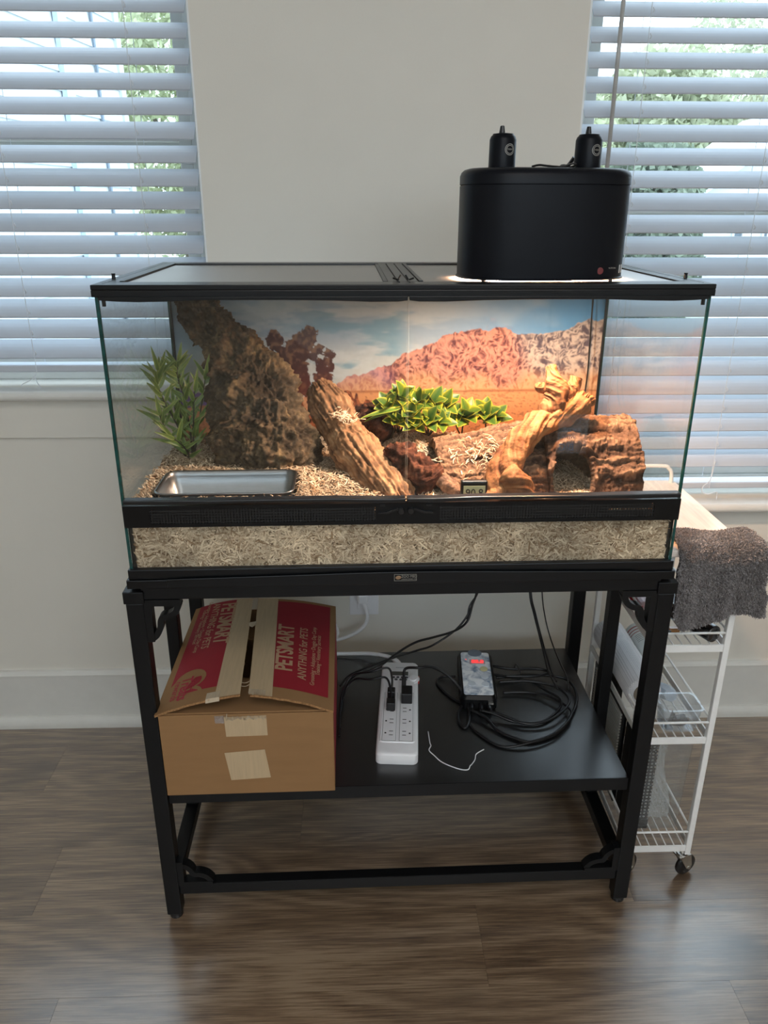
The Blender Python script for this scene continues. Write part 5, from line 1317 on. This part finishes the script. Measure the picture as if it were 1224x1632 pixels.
part('cord_wrap', MB().tube([(0.226+0.004*math.cos(k*0.9), 0.4995+0.003*math.sin(k*0.9), 0.76-0.0105*k) if k < 26 else (0.2175-(k-26)*0.0032+0.003*math.cos(k*0.9), 0.494-(k-26)*0.001+0.003*math.sin(k*0.9), 0.487-(k-26)*0.0085) for k in range(36)], 0.0022, 6, n=2), RUB, cb_, sm=True)

# ------------------------------------------------------------------ thermostat controller with coiled cords
tc_ = thing('thermostat_controller', 'black thermostat box with a grey mountain-patterned face and red display', 'controller', (0.193, 0.325, 0.3205))
TM = frame((0.1935, 0.3235, 0.3205), (0.994, -0.085, 0), (0.085, 0.994, 0)) @ Matrix.Rotation(R(3.5), 4, 'X')
def tb(m_): m_.v = [tuple(TM @ Vector(p)) for p in m_.v]; return m_
bo_ = part('body', tb(shell([(-0.038, 0.038, -0.085, 0.083, 0.010, 0.0055), (-0.041, 0.041, -0.088, 0.086, 0.012, 0.012), (-0.040, 0.040, -0.087, 0.085, 0.012, 0.034), (-0.036, 0.036, -0.080, 0.084, 0.010, 0.040)])), BLK, tc_, sm=True)
bo_.modifiers.new('es', 'EDGE_SPLIT').split_angle = R(35)
def facemat():
    m, nt, out = nodes('mountain_print_face'); L = nt.links.new
    b = N(nt, 'ShaderNodeBsdfPrincipled'); b.inputs['Roughness'].default_value = 0.16; b.inputs['Coat Weight'].default_value = 0.5
    t = N(nt, 'ShaderNodeTexCoord'); no = N(nt, 'ShaderNodeTexNoise'); no.inputs['Scale'].default_value = 42; no.inputs['Detail'].default_value = 5; no.inputs['Distortion'].default_value = 0.6
    L(t.outputs['Object'], no.inputs['Vector']); r = N(nt, 'ShaderNodeValToRGB'); L(no.outputs['Fac'], r.inputs[0])
    r.color_ramp.elements[0].position = 0.36; r.color_ramp.elements[0].color = c4(lin((136, 154, 178))); r.color_ramp.elements[1].position = 0.56; r.color_ramp.elements[1].color = c4(lin((246, 250, 253)))  # both tones lightened to stand in for the window's reflection
    L(r.outputs[0], b.inputs['Base Color']); L(b.outputs[0], out.inputs[0]); return m
fc = part('face_plate', tb(shell([(-0.0335, 0.0335, -0.077, 0.081, 0.006, 0.0400), (-0.0330, 0.0330, -0.0765, 0.0805, 0.006, 0.0412)])), facemat(), tc_, label='glossy grey-blue face plate')
part('thumb_recess', tb(MB().lathe([(0.0165, 0), (0.0165, 0.0012), (0.0155, 0.0016)], (0.0, 0.0775, 0.0410), 28, sy=0.85)), pm('grey_tab', lin((120, 130, 142)), 0.4), fc)
LEDR = pm('red_led', lin((230, 40, 40)), 0.4, emit=lin((255, 60, 60)), es=2.2)
dw = part('display_window', tb(MB().box(-0.014, 0.022, 0.035, 0.052, 0.0412, 0.0418)), pm('pale_display', lin((206, 176, 182)), 0.2), fc)
lettering('digits', '88.0', 0.0165, TM @ Matrix.Translation((0.0045, 0.0435, 0.0419)), LEDR, dw, bold=0.0006)
part('indicator', tb(MB().lathe([(0.0014, 0), (0.001, 0.001)], (-0.022, 0.052, 0.0412), 8)), LEDR, fc)
for k, (qx, qy) in enumerate(((0.017, 0.016), (0.017, -0.012), (0.017, -0.040), (-0.014, -0.040))):
    mb = tb(MB().lathe([(0.0092, 0), (0.0088, 0.0012), (0.007, 0.0013)], (qx, qy, 0.0411), 20))
    bt = part('button', mb, pm('pearl_button_%d' % k, lin(((214, 206, 160) if k == 0 else (206, 214, 222))), 0.25), fc)
for k, qx in enumerate((-0.017, 0.004, 0.022)):
    part('cord_gland', tb(MB().lathe([(0.0058, 0), (0.005, 0.016), (0.0038, 0.020)], (0, 0, 0), 12, M=frame((qx, -0.086, 0.021), (1, 0, 0), (0, 0, 1)))), RUB, tc_)
part('metal_tab', tb(MB().box(0.020, 0.031, -0.092, -0.087, 0.026, 0.030)), CHROME, tc_)
def glow(qx): return tuple(TM @ Vector((qx, -0.106, 0.021)))
g0, g1, g2 = glow(-0.017), glow(0.004), glow(0.022)
cc_ = thing('coiled_cord', 'outermost black cord loop coiled on the shelf beside the controller', 'cord', (0.30, 0.25, 0.325), 'cords coiled beside the controller')
part('cord', MB().tube([g0, (0.195, 0.195, 0.331), (0.214, 0.160, 0.3245), (0.244, 0.134, 0.3240), (0.281, 0.120, 0.3240), (0.342, 0.150, 0.3245), (0.394, 0.220, 0.3270), (0.415, 0.276, 0.3300), (0.409, 0.321, 0.3350), (0.380, 0.337, 0.3380), (0.332, 0.349, 0.3340), (0.270, 0.353, 0.3290), (0.245, 0.352, 0.3270)], 0.0034, 8, n=8), RUB, cc_, sm=True)
cc_ = thing('coiled_cord', 'loop of black cord sagging nearest the white twist tie', 'cord', (0.30, 0.25, 0.325), 'cords coiled beside the controller')
part('cord', MB().tube([(0.163, 0.222, 0.324), (0.157, 0.190, 0.3232), (0.172, 0.152, 0.3232), (0.214, 0.108, 0.3232), (0.275, 0.112, 0.3300), (0.336, 0.142, 0.3312), (0.384, 0.205, 0.3330), (0.352, 0.262, 0.3340), (0.305, 0.288, 0.3290), (0.250, 0.292, 0.3270)], 0.0028, 8, n=8), RUB, cc_, sm=True)
cc_ = thing('coiled_cord', 'inner black cord loop, doubled over behind the controller', 'cord', (0.30, 0.25, 0.325), 'cords coiled beside the controller')
part('cord', MB().tube([g1, (0.215, 0.205, 0.333), (0.255, 0.186, 0.3260), (0.309, 0.181, 0.3250), (0.357, 0.217, 0.3290), (0.370, 0.246, 0.3380), (0.345, 0.279, 0.3400), (0.319, 0.322, 0.3350), (0.273, 0.343, 0.3350), (0.240, 0.358, 0.3330)], 0.0032, 8, n=8), RUB, cc_, sm=True)
cc_ = thing('coiled_cord', 'short black cord loop lying between the inner and outer coils', 'cord', (0.30, 0.25, 0.325), 'cords coiled beside the controller')
part('cord', MB().tube([g2, (0.231, 0.200, 0.334), (0.280, 0.172, 0.3300), (0.336, 0.184, 0.3330), (0.384, 0.230, 0.3360), (0.386, 0.264, 0.3400), (0.362, 0.292, 0.3430), (0.308, 0.312, 0.3430), (0.245, 0.318, 0.3380)], 0.0030, 8, n=8), RUB, cc_, sm=True)
cc_ = thing('coiled_cord', 'tied bundle of black cord running back from the controller', 'cord', (0.30, 0.35, 0.34), 'cords coiled beside the controller')
part('cord', MB().tube([(0.236, 0.378, 0.345), (0.258, 0.366, 0.346), (0.287, 0.360, 0.345), (0.348, 0.362, 0.342), (0.368, 0.345, 0.3440), (0.330, 0.330, 0.3440), (0.262, 0.331, 0.3450)], 0.0034, 8, n=8), RUB, cc_, sm=True)
part('tie', MB().tube([(0.292, 0.372, 0.338), (0.294, 0.368, 0.353), (0.296, 0.352, 0.354), (0.297, 0.335, 0.352), (0.298, 0.330, 0.330)], 0.0016, 6, n=5), SIL, cc_)
cc_ = thing('controller_loop', 'black cord loop lying to the left of the controller', 'cord', (0.12, 0.33, 0.325))
part('cord', MB().tube([(0.150, 0.358, 0.330), (0.120, 0.364, 0.3250), (0.105, 0.341, 0.3240), (0.130, 0.285, 0.3235), (0.150, 0.262, 0.3235)], 0.0030, 8, n=8), RUB, cc_, sm=True)
hg = thing('hanging_cable', 'pair of thin black cables hanging from the tank, left of two', 'cable', (0.34, 0.47, 0.7), 'cables hanging behind the shelf')
part('cable', MB().tube([(0.334, 0.500, 0.78), (0.336, 0.497, 0.60), (0.340, 0.470, 0.486), (0.347, 0.440, 0.444), (0.357, 0.405, 0.398), (0.361, 0.370, 0.371), (0.364, 0.348, 0.352), (0.366, 0.315, 0.348), (0.370, 0.275, 0.345)], 0.0021, 7, n=7), RUB, hg, sm=True)
part('cable', MB().tube([(0.337, 0.502, 0.78), (0.340, 0.498, 0.60), (0.344, 0.473, 0.486), (0.351, 0.443, 0.444), (0.361, 0.407, 0.398), (0.366, 0.368, 0.371), (0.371, 0.34, 0.352), (0.374, 0.30, 0.348)], 0.0021, 7, n=7), RUB, hg, sm=True)
hg = thing('hanging_cable', 'single thin black cable hanging from the tank, right of the pair', 'cable', (0.37, 0.47, 0.7), 'cables hanging behind the shelf')
part('cable', MB().tube([(0.365, 0.502, 0.78), (0.367, 0.498, 0.60), (0.369, 0.465, 0.488), (0.378, 0.450, 0.428), (0.388, 0.420, 0.385), (0.399, 0.370, 0.354), (0.403, 0.335, 0.347), (0.402, 0.305, 0.345), (0.392, 0.262, 0.349)], 0.0016, 7, n=7), RUB, hg, sm=True)
solo('twist_tie', MB().tube([(0.067, 0.166, 0.3218), (0.067, 0.130, 0.3218), (0.068, 0.119, 0.3222), (0.063, 0.105, 0.3218), (0.072, 0.086, 0.3235), (0.086, 0.066, 0.3225), (0.115, 0.047, 0.3218), (0.133, 0.042, 0.323), (0.139, 0.050, 0.326), (0.143, 0.057, 0.323), (0.152, 0.072, 0.3222), (0.156, 0.086, 0.3226), (0.162, 0.091, 0.3245), (0.175, 0.101, 0.3235)], 0.0011, 6, n=5), WHITEP, 'bent white twist tie lying on the black shelf', 'twist tie', (0.115, 0.08, 0.3218), sm=True)

# ------------------------------------------------------------------ white rolling cart beside the stand
CX0, CX1, CY0, CY1 = 0.4795, 0.6225, 0.064, 0.432
ct = thing('rolling_cart', 'slim white wire rolling cart with a wooden top', 'cart', ((CX0+CX1)/2, 0.25, 0), tank=False)
for x in (CX0+0.006, CX1-0.006):
    for y in (CY0+0.006, CY1-0.006):
        part('post', MB().box(x-0.006, x+0.006, y-0.006, y+0.006, 0.070, 0.776), WHITEM, ct, bevel=0.0015)
WT = pm('whitewashed_wood', lin((234, 220, 208)), 0.5, var=0.10, vs=9, stretch=(14, 1, 1), bump=0.1, bs=40)  # wood colour lightened to stand in for window light on the top
part('wooden_top', MB().box(CX0-0.002, CX1+0.001, CY0-0.012, CY1-0.004, 0.776, 0.790), WT, ct, bevel=0.002)
part('handle', MB().tube([(CX0+0.006, CY1-0.02, 0.778), (CX0+0.006, CY1-0.02, 0.815), (CX0+0.012, CY1-0.02, 0.825), (CX0+0.022, CY1-0.02, 0.8285), (CX1-0.034, CY1-0.02, 0.8285), (CX1-0.020, CY1-0.02, 0.823), (CX1-0.012, CY1-0.02, 0.811), (CX1-0.0105, CY1-0.02, 0.778)], 0.0042, 10, n=6), WHITEM, ct, sm=True)
for zl, zu in ((0.571, 0.611), (0.358, 0.408), (0.078, 0.130)):
    bs = MB()
    for y in (CY0, CY1-0.003): bs.box(CX0+0.011, CX1-0.011, y+0.002, y+0.005, zl, zl+0.015)
    for x in (CX0, CX1-0.003): bs.box(x, x+0.003, CY0+0.011, CY1-0.011, zl, zl+0.015)
    bk = part('basket', bs, WHITEM, ct)
    rl = MB()
    ra_, rb_ = CX0+0.004, CX1-0.004
    rl.tube([(ra_, CY0+0.004, zu), (rb_, CY0+0.004, zu), ], 0.0024, 8); rl.tube([(ra_, CY1-0.004, zu), (rb_, CY1-0.004, zu)], 0.0024, 8)
    for x in (ra_, rb_): rl.tube([(x, CY0+0.004, zu), (x, CY1-0.004, zu)], 0.0024, 8)
    part('top_rail', rl, WHITEM, bk, sm=True)
    nw = 7
    for k in range(nw):
        x = CX0+0.018+(CX1-CX0-0.036)*k/(nw-1)
        part('wire', MB().tube([(x, CY0+0.004, zl+0.0145), (x, CY1-0.004, zl+0.0145)], 0.0014, 6), WHITEM, bk)
for x in (CX0+0.010, CX1-0.010):
    for y in (CY0+0.014, CY1-0.014):
        sw = {(0, 0): -55, (0, 1): 60, (1, 0): -68, (1, 1): 10}[(int(x > 0.55), int(y > 0.2))]
        Mc = Matrix.Translation((x, y, 0)) @ Matrix.Rotation(R(sw), 4, 'Z')
        cs = part('caster', MB().lathe([(0.013, 0.062), (0.013, 0.066), (0.006, 0.066), (0.006, 0.071)], (x, y, 0), 16), CHROME, ct)
        for s_ in (-1, 1):
            part('fork', MB().prism([(-0.015, 0.062), (0.015, 0.062), (0.022, 0.030), (0.019, 0.021), (0.009, 0.022)], s_*0.010-0.0012, s_*0.010+0.0012, 'x', M=Mc), CHROME, cs)
        part('fork_plate', MB().box(-0.0112, 0.0112, -0.015, 0.015, 0.058, 0.0618, 0, Mc), CHROME, cs)
        M = Mc @ frame((-0.007, 0.014, 0.0257), (0, 1, 0), (0, 0, 1))
        part('wheel', MB().lathe([(0.018, 0), (0.024, 0.0025), (0.0255, 0.005), (0.0255, 0.009), (0.024, 0.0115), (0.018, 0.014)], (0, 0, 0), 28, M=M), RUB, cs, sm=False)
        part('axle', MB().lathe([(0.004, -0.006), (0.004, 0.020)], (0, 0, 0), 12, M=M), CHROME, cs)
        if x < 0.55 and y < 0.2: part('brake_tab', MB().box(-0.010, 0.010, -0.030, -0.012, 0.046, 0.049, 0, Mc), CHROME, cs, bevel=0.001)

# grey towel over the cart's front edge
def towel():
    nu, nv = 60, 90
    U, Vv = np.meshgrid(np.linspace(0, 1, nu), np.linspace(0, 1, nv), indexing='ij'); u = U.ravel(); v = Vv.ravel()
    x = 0.492+0.160*u
    drop = np.clip((u-0.80)/0.2, 0, 1)
    path = np.array([(0.122, 0.7990), (0.105, 0.8000), (0.085, 0.8000), (0.060, 0.797), (0.047, 0.789), (0.0405, 0.775), (0.0385, 0.74), (0.0370, 0.70), (0.0365, 0.64)])
    ln = np.concatenate([[0], np.cumsum(np.hypot(*np.diff(path, axis=0).T))])
    drop = np.clip((u-0.85)/0.15, 0, 1); bot = np.interp(u, [0, 0.1, 0.3, 0.5, 0.68, 0.8, 0.9, 1], [0.668, 0.642, 0.640, 0.653, 0.667, 0.670, 0.664, 0.667])
    Lf = ln[-1]-(bot-0.64)
    s = v*Lf
    y = np.interp(s, ln, path[:, 0]); z = np.interp(s, ln, path[:, 1])
    hang = np.clip((0.785-z)/0.12, 0, 1)
    y = y-0.004*np.sin(u*7.5+1.0)*hang-0.004*hang*np.sin(u*15)+0.0025*np.sin(u*31)*hang
    z = z-0.003*drop**2*(1-hang); x = x+0.008*hang*(u-0.5)-0.004*drop*hang
    z = z+0.003*np.sin(u*9)*(1-hang)
    x = x+0.004*fbm(np.stack([u*3, v*6, u*0], 1), 2)
    P = np.stack([x, y, z], 1)
    G = P.reshape(nu, nv, 3); du = np.gradient(G, axis=0); dv = np.gradient(G, axis=1)
    n = np.cross(dv.reshape(-1, 3), du.reshape(-1, 3)); n /= np.linalg.norm(n, axis=1)[:, None]
    if n[nv//2+20][1] > 0: n = -n
    P = P+n*(0.0012*fbm(P*260, 2, 3))[:, None]
    Q = P-n*0.007
    k = len(P); F = grid_faces(nu, nv); FF = F+[tuple(k+i for i in q[::-1]) for q in F]
    bd = [i*nv for i in range(nu)]+[(nu-1)*nv+j for j in range(1, nv)]+[i*nv+nv-1 for i in range(nu-2, -1, -1)]+[j for j in range(nv-2, 0, -1)]
    for a, b2 in zip(bd, bd[1:]+bd[:1]): FF.append((a, b2, b2+k, a+k))
    V = np.concatenate([P, Q])
    m = 42000
    i = rng.integers(0, nu-1, m); j = rng.integers(0, nv-1, m); fi, fj = rng.random(m), rng.random(m)
    Gp = P.reshape(nu, nv, 3); Gn = n.reshape(nu, nv, 3)
    C = Gp[i, j]*((1-fi)*(1-fj))[:, None]+Gp[i+1, j]*(fi*(1-fj))[:, None]+Gp[i, j+1]*((1-fi)*fj)[:, None]+Gp[i+1, j+1]*(fi*fj)[:, None]
    nn = Gn[i, j]; d = nn+rng.normal(0, 0.55, (m, 3)); d /= np.linalg.norm(d, axis=1)[:, None]
    t = np.cross(d, rng.normal(size=(m, 3))); t /= np.linalg.norm(t, axis=1)[:, None]
    Ln = rng.uniform(0.0025, 0.0055, m)[:, None]; wd = rng.uniform(0.0005, 0.0010, m)[:, None]
    sag = np.array([0, 0, -0.001])
    A = np.stack([C-t*wd, C+t*wd, C+d*Ln+t*wd*0.7+sag, C+d*Ln-t*wd*0.7+sag], 1).reshape(-1, 3)
    f = (np.arange(4*m).reshape(-1, 4)+len(V)).tolist()
    base = np.array(lin((142, 137, 136)))
    col = np.concatenate([np.tile(base*0.7, (len(V), 1)), np.repeat(base[None]*rng.uniform(0.7, 1.7, m)[:, None], 4, 0)])
    solo('grey_towel', (np.concatenate([V, A]), FF+f), pm('grey_terry', (0.1, 0.1, 0.1), 0.95, attr='col', var=0.1, spec=0.1, trans=0.1), 'grey terry towel draped over the front of the cart', 'towel', (0.57, 0.06, 0.65), tank=False, col=col)
towel()

# things in the cart
PW_ = pm('white_paper_wrap', lin((222, 224, 228)), 0.55, var=0.03, bump=0.25, bs=60)
def dimples(name):
    m, nt, out = nodes(name); L = nt.links.new
    b = N(nt, 'ShaderNodeBsdfPrincipled'); b.inputs['Base Color'].default_value = c4(lin((222, 225, 230))); b.inputs['Roughness'].default_value = 0.6
    t = N(nt, 'ShaderNodeTexCoord'); vo = N(nt, 'ShaderNodeTexVoronoi'); vo.inputs['Scale'].default_value = 260; vo.inputs['Randomness'].default_value = 0.1
    L(t.outputs['Object'], vo.inputs['Vector']); bp = N(nt, 'ShaderNodeBump'); bp.inputs['Strength'].default_value = 0.7; bp.inputs['Distance'].default_value = 0.002
    L(vo.outputs['Distance'], bp.inputs['Height']); L(bp.outputs[0], b.inputs['Normal'])
    cr = N(nt, 'ShaderNodeMapRange'); cr.inputs['From Max'].default_value = 0.5; cr.inputs['To Min'].default_value = 0.72; cr.inputs['To Max'].default_value = 1.0; L(vo.outputs['Distance'], cr.inputs['Value'])
    mx = N(nt, 'ShaderNodeMix', data_type='RGBA', blend_type='MULTIPLY'); mx.inputs['Factor'].default_value = 1; mx.inputs['A'].default_value = c4(lin((224, 226, 231)))
    cb = N(nt, 'ShaderNodeCombineColor'); [L(cr.outputs[0], cb.inputs[i]) for i in range(3)]; L(cb.outputs[0], mx.inputs['B']); L(mx.outputs['Result'], b.inputs['Base Color'])
    L(b.outputs[0], out.inputs[0]); return m
DIM = dimples('embossed_paper')
t = thing('paper_towel_roll', 'embossed white paper towel roll lying in the middle basket, nearest the stand', 'paper towel', (0.519, 0.25, 0.374), tank=False)
M = frame((0.5150, 0.165, 0.4105), (1, 0, 0), (0, 0, 1)) @ Matrix.Rotation(math.pi, 4, 'Y')
part('roll', MB().lathe([(0.033, 0), (0.0365, 0.003), (0.037, 0.15), (0.0355, 0.16), (0.037, 0.17), (0.0368, 0.245), (0.033, 0.255), (0.020, 0.258)], (0, 0, 0), 40, M=M), DIM, t, sm=True)
part('core', MB().lathe([(0.019, -0.0015), (0.0225, -0.001), (0.0225, 0.002)], (0, 0, 0), 24, M=M), pm('cardboard_core', lin((120, 110, 98)), 0.9), t)
t = thing('wrapped_roll', 'white roll with red printed bands, lying behind the embossed one', 'paper towel', (0.588, 0.3, 0.376), tank=False)
M = frame((0.5835, 0.300, 0.4065), (1, 0, 0), (0, 0, 1)) @ Matrix.Rotation(math.pi, 4, 'Y')
rw = part('wrapper', MB().lathe([(0.02, 0), (0.028, 0.006), (0.0295, 0.02), (0.0295, 0.115), (0.026, 0.120)], (0, 0, 0), 36, M=M), pm('white_green_wrapper', lin((226, 230, 226)), 0.4, var=0.04), t, sm=True)
def band(name, z0, z1, a0, a1, mat):
    vs = []
    for k in range(15):
        a = R(a0+(a1-a0)*k/14)
        for zz in (z0, z1): vs.append(tuple(M @ Vector((0.0298*math.cos(a), 0.0298*math.sin(a), zz))))
    part(name, MB().add(vs, [(2*k, 2*k+1, 2*k+3, 2*k+2) for k in range(14)]), mat, rw)
RB = pm('faded_red_band', lin((170, 92, 92)), 0.5)
for z0, z1 in ((0.098, 0.102), (0.087, 0.090), (0.077, 0.0795)): band('red_band', z0, z1, 20, 175, RB)
for z0 in (0.066, 0.060, 0.054, 0.048, 0.042): band('text_line', z0, z0+0.0015, 40, 140, pm('grey_print_line', lin((136, 146, 138)), 0.6))
CLR = glassm('clear_plastic', (0.93, 0.95, 0.97), 1.45, haze=0.13)
CLR2 = glassm('thin_clear_plastic', (0.93, 0.945, 0.95), 1.45, haze=0.05)
solo('clear_bottle_cap', MB().lathe([(0.014, 0.0), (0.016, 0.012), (0.017, 0.030), (0.013, 0.055), (0.009, 0.062)], (0, 0, 0), 8, M=frame((0.572, 0.165, 0.405), (1, 0, 0), (0, 0.35, 1)) @ Matrix.Rotation(math.pi, 4, 'Y')), pm('frosted_plastic', lin((206, 216, 226)), 0.3, trans=0.3), 'frosted plastic nozzle behind the clear tub', 'nozzle', (0.572, 0.17, 0.38), tank=False)
t = thing('clear_tub', 'small clear plastic tub holding black clips, front of the middle basket', 'tub', (0.565, 0.10, 0.374), tank=False)
xa, xb, ya, yb3 = 0.5225, 0.6055, 0.0725, 0.1395
def o2(o, z, r): return (xa+o, xb-o, ya+o, yb3-o, r, z)
part('tub', shell([o2(0.010, 0.3748, 0.010), o2(0.0085, 0.377, 0.012), o2(0.004, 0.418, 0.012), o2(0.0035, 0.428, 0.012), o2(0.0, 0.4285, 0.013), o2(0.0, 0.4305, 0.013), o2(0.005, 0.4305, 0.011), o2(0.0055, 0.418, 0.011), o2(0.0100, 0.3785, 0.010), o2(0.012, 0.3765, 0.009)]), CLR, t, sm=False)
solo('black_clip', MB().prism([(0.548, 0.3775), (0.578, 0.3775), (0.587, 0.389), (0.580, 0.398), (0.562, 0.394), (0.555, 0.408), (0.552, 0.394)], 0.098, 0.112, 'y'), BLK, 'black plastic clip inside the small clear tub', 'clip', (0.565, 0.105, 0.3775), tank=False, bevel=0.001)
solo('grey_clip', MB().prism([(0.536, 0.3775), (0.552, 0.3775), (0.549, 0.384), (0.535, 0.391)], 0.086, 0.096, 'y'), pm('grey_clip_plastic', lin((120, 128, 136)), 0.3), 'grey plastic clip at the left inside the clear tub', 'clip', (0.544, 0.09, 0.3775), tank=False, bevel=0.001)
# top basket
t = thing('black_flashlight', 'black cylindrical tool with a chrome tip lying in the top basket', 'tool', (0.57, 0.12, 0.587), tank=False)
M = frame((0.5935, 0.073, 0.6045), (1, 0.46, 0), (0, 0, 1)) @ Matrix.Rotation(math.pi, 4, 'Y')
part('barrel', MB().lathe([(0.012, 0), (0.0165, 0.001), (0.0172, 0.004), (0.0172, 0.075), (0.0165, 0.08), (0.0165, 0.15), (0.014, 0.16)], (0, 0, 0), 32, M=M), pm('glossy_black', (0.006, 0.006, 0.007), 0.15, coat=0.5), t, sm=True)
part('grip_ring', MB().lathe([(0.0176, 0.030), (0.0176, 0.034)], (0, 0, 0), 32, M=M), RUB, t)
t = thing('wooden_handle_tool', 'curved orange-brown wooden handle lying across the top basket', 'tool', (0.50, 0.12, 0.586), tank=False)
WD = pm('orange_varnished_wood', lin((164, 106, 40)), 0.3, var=0.15, vs=20, stretch=(1, 8, 1), coat=0.3)
part('handle', MB().tube([(0.488, 0.165, 0.606), (0.490, 0.150, 0.600), (0.498, 0.135, 0.593), (0.497, 0.118, 0.593), (0.503, 0.104, 0.594), (0.512, 0.100, 0.595)], [0.006, 0.008, 0.007, 0.0075, 0.0065], 12, n=6), WD, t, sm=True)
part('handle_end', MB().box(0.518, 0.540, 0.102, 0.116, 0.588, 0.600), WD, t, bevel=0.003)
part('blade', MB().box(0.508, 0.522, 0.098, 0.112, 0.590, 0.598), RUB, t, bevel=0.002)
t = thing('pink_packet', 'white and pink packet with a red edge in the top basket', 'packet', (0.52, 0.22, 0.587), tank=False)
part('packet', MB().box(0.490, 0.560, 0.185, 0.262, 0.587, 0.612), pm('pink_white_packet', lin((226, 196, 204)), 0.4, var=0.12, vs=14), t, bevel=0.008)
part('red_edge', MB().tube([(0.488, 0.262, 0.600), (0.487, 0.225, 0.602), (0.494, 0.186, 0.601)], 0.0045, 8, n=5), pm('crimson_trim', lin((170, 30, 52)), 0.4), t, sm=True)
solo('silver_pouch', MB().prism([(0.540, 0.588), (0.60, 0.588), (0.597, 0.612), (0.57, 0.622), (0.545, 0.610)], 0.165, 0.30, 'y'), pm('pale_foil', lin((196, 206, 218)), 0.3, bump=0.4, bs=40), 'pale foil pouch behind the black tool in the top basket', 'pouch', (0.57, 0.23, 0.588), tank=False, bevel=0.004)
# bottom basket
t = thing('ribbed_panel', 'grey ribbed panel with a black frame standing in the bottom basket', 'panel', (0.496, 0.30, 0.094), tank=False)
part('panel', MB().box(0.492, 0.502, 0.200, 0.415, 0.094, 0.335), BLK, t, bevel=0.003)
GR = pm('grey_rib', lin((196, 196, 190)), 0.6)
r0 = part('rib', MB().box(0.4885, 0.4925, 0.208, 0.395, 0.110, 0.1138), GR, t)
for k in range(1, 29):
    o = r0.copy(); COL.objects.link(o); o.parent = t; o.location = (0, 0, 0.0076*k)
solo('black_case', MB().box(0.497, 0.515, 0.136, 0.196, 0.0945, 0.322), pm('black_fabric', (0.004, 0.004, 0.0045), 0.8, var=0.2, vs=200), 'upright black case in the bottom basket, tight to the stand leg', 'case', (0.515, 0.16, 0.0945), tank=False, bevel=0.006)
solo('black_pouch', MB().box(0.5045, 0.525, 0.300, 0.424, 0.0945, 0.345), pm('black_nylon', (0.005, 0.005, 0.006), 0.7, var=0.2, vs=120), 'tall black pouch at the back of the bottom basket', 'pouch', (0.515, 0.36, 0.0945), tank=False, bevel=0.006)
t = thing('perforated_tray', 'black perforated tray standing upright in the bottom basket', 'tray', (0.53, 0.118, 0.0945), tank=False)
PF = ventm('perforated_black_metal', (0.012, 0.012, 0.013), 0.0088)
part('sheet', MB().quad((0.4985, 0.1195, 0.118), (0.5440, 0.1195, 0.118), (0.5440, 0.1195, 0.312), (0.4985, 0.1195, 0.312)), PF, t)
part('rim', MB().box(0.4985, 0.5440, 0.117, 0.123, 0.3125, 0.330).box(0.4985, 0.5440, 0.117, 0.123, 0.0945, 0.118), BLK, t)
solo('clear_folder', shell([(0.508, 0.598, 0.0985, 0.1135, 0.006, 0.112), (0.506, 0.600, 0.0980, 0.1140, 0.007, 0.118), (0.502, 0.607, 0.0980, 0.1140, 0.007, 0.325), (0.506, 0.603, 0.0985, 0.1135, 0.006, 0.333)]), CLR2, 'clear plastic sleeve standing upright at the front of the bottom basket', 'sleeve', (0.555, 0.106, 0.112), tank=False)

# milky film and sheet between the tray and the sleeve
def film(xa, xb, y, seed):
    g = np.random.default_rng(seed); V = []; nu, nv = 8, 14
    for i in range(nu):
        for j in range(nv):
            t = j/(nv-1); e_ = 0.010*math.sin(t*5+1)+0.012*(0.5-t)
            V.append((xa+(xb+e_-xa)*i/(nu-1), y+0.002*math.sin(i*1.3+t*4), 0.120+0.205*t))
    m_ = MB(); m_.add(V, grid_faces(nu, nv)); return m_
solo('plastic_film', film(0.5445, 0.574, 0.1225, 3), glassm('milky_film', (0.9, 0.9, 0.9), 1.4, haze=0.32), 'crumpled milky plastic film hanging beside the perforated tray', 'film', (0.558, 0.122, 0.12), tank=False, sm=True)
solo('white_card', MB().box(0.500, 0.5445, 0.1275, 0.1285, 0.0945, 0.315), pm('white_card_stock', lin((214, 214, 210)), 0.7), 'white card standing behind the perforated tray', 'card', (0.52, 0.128, 0.0945), tank=False)  # backing added so that the tray's holes read light
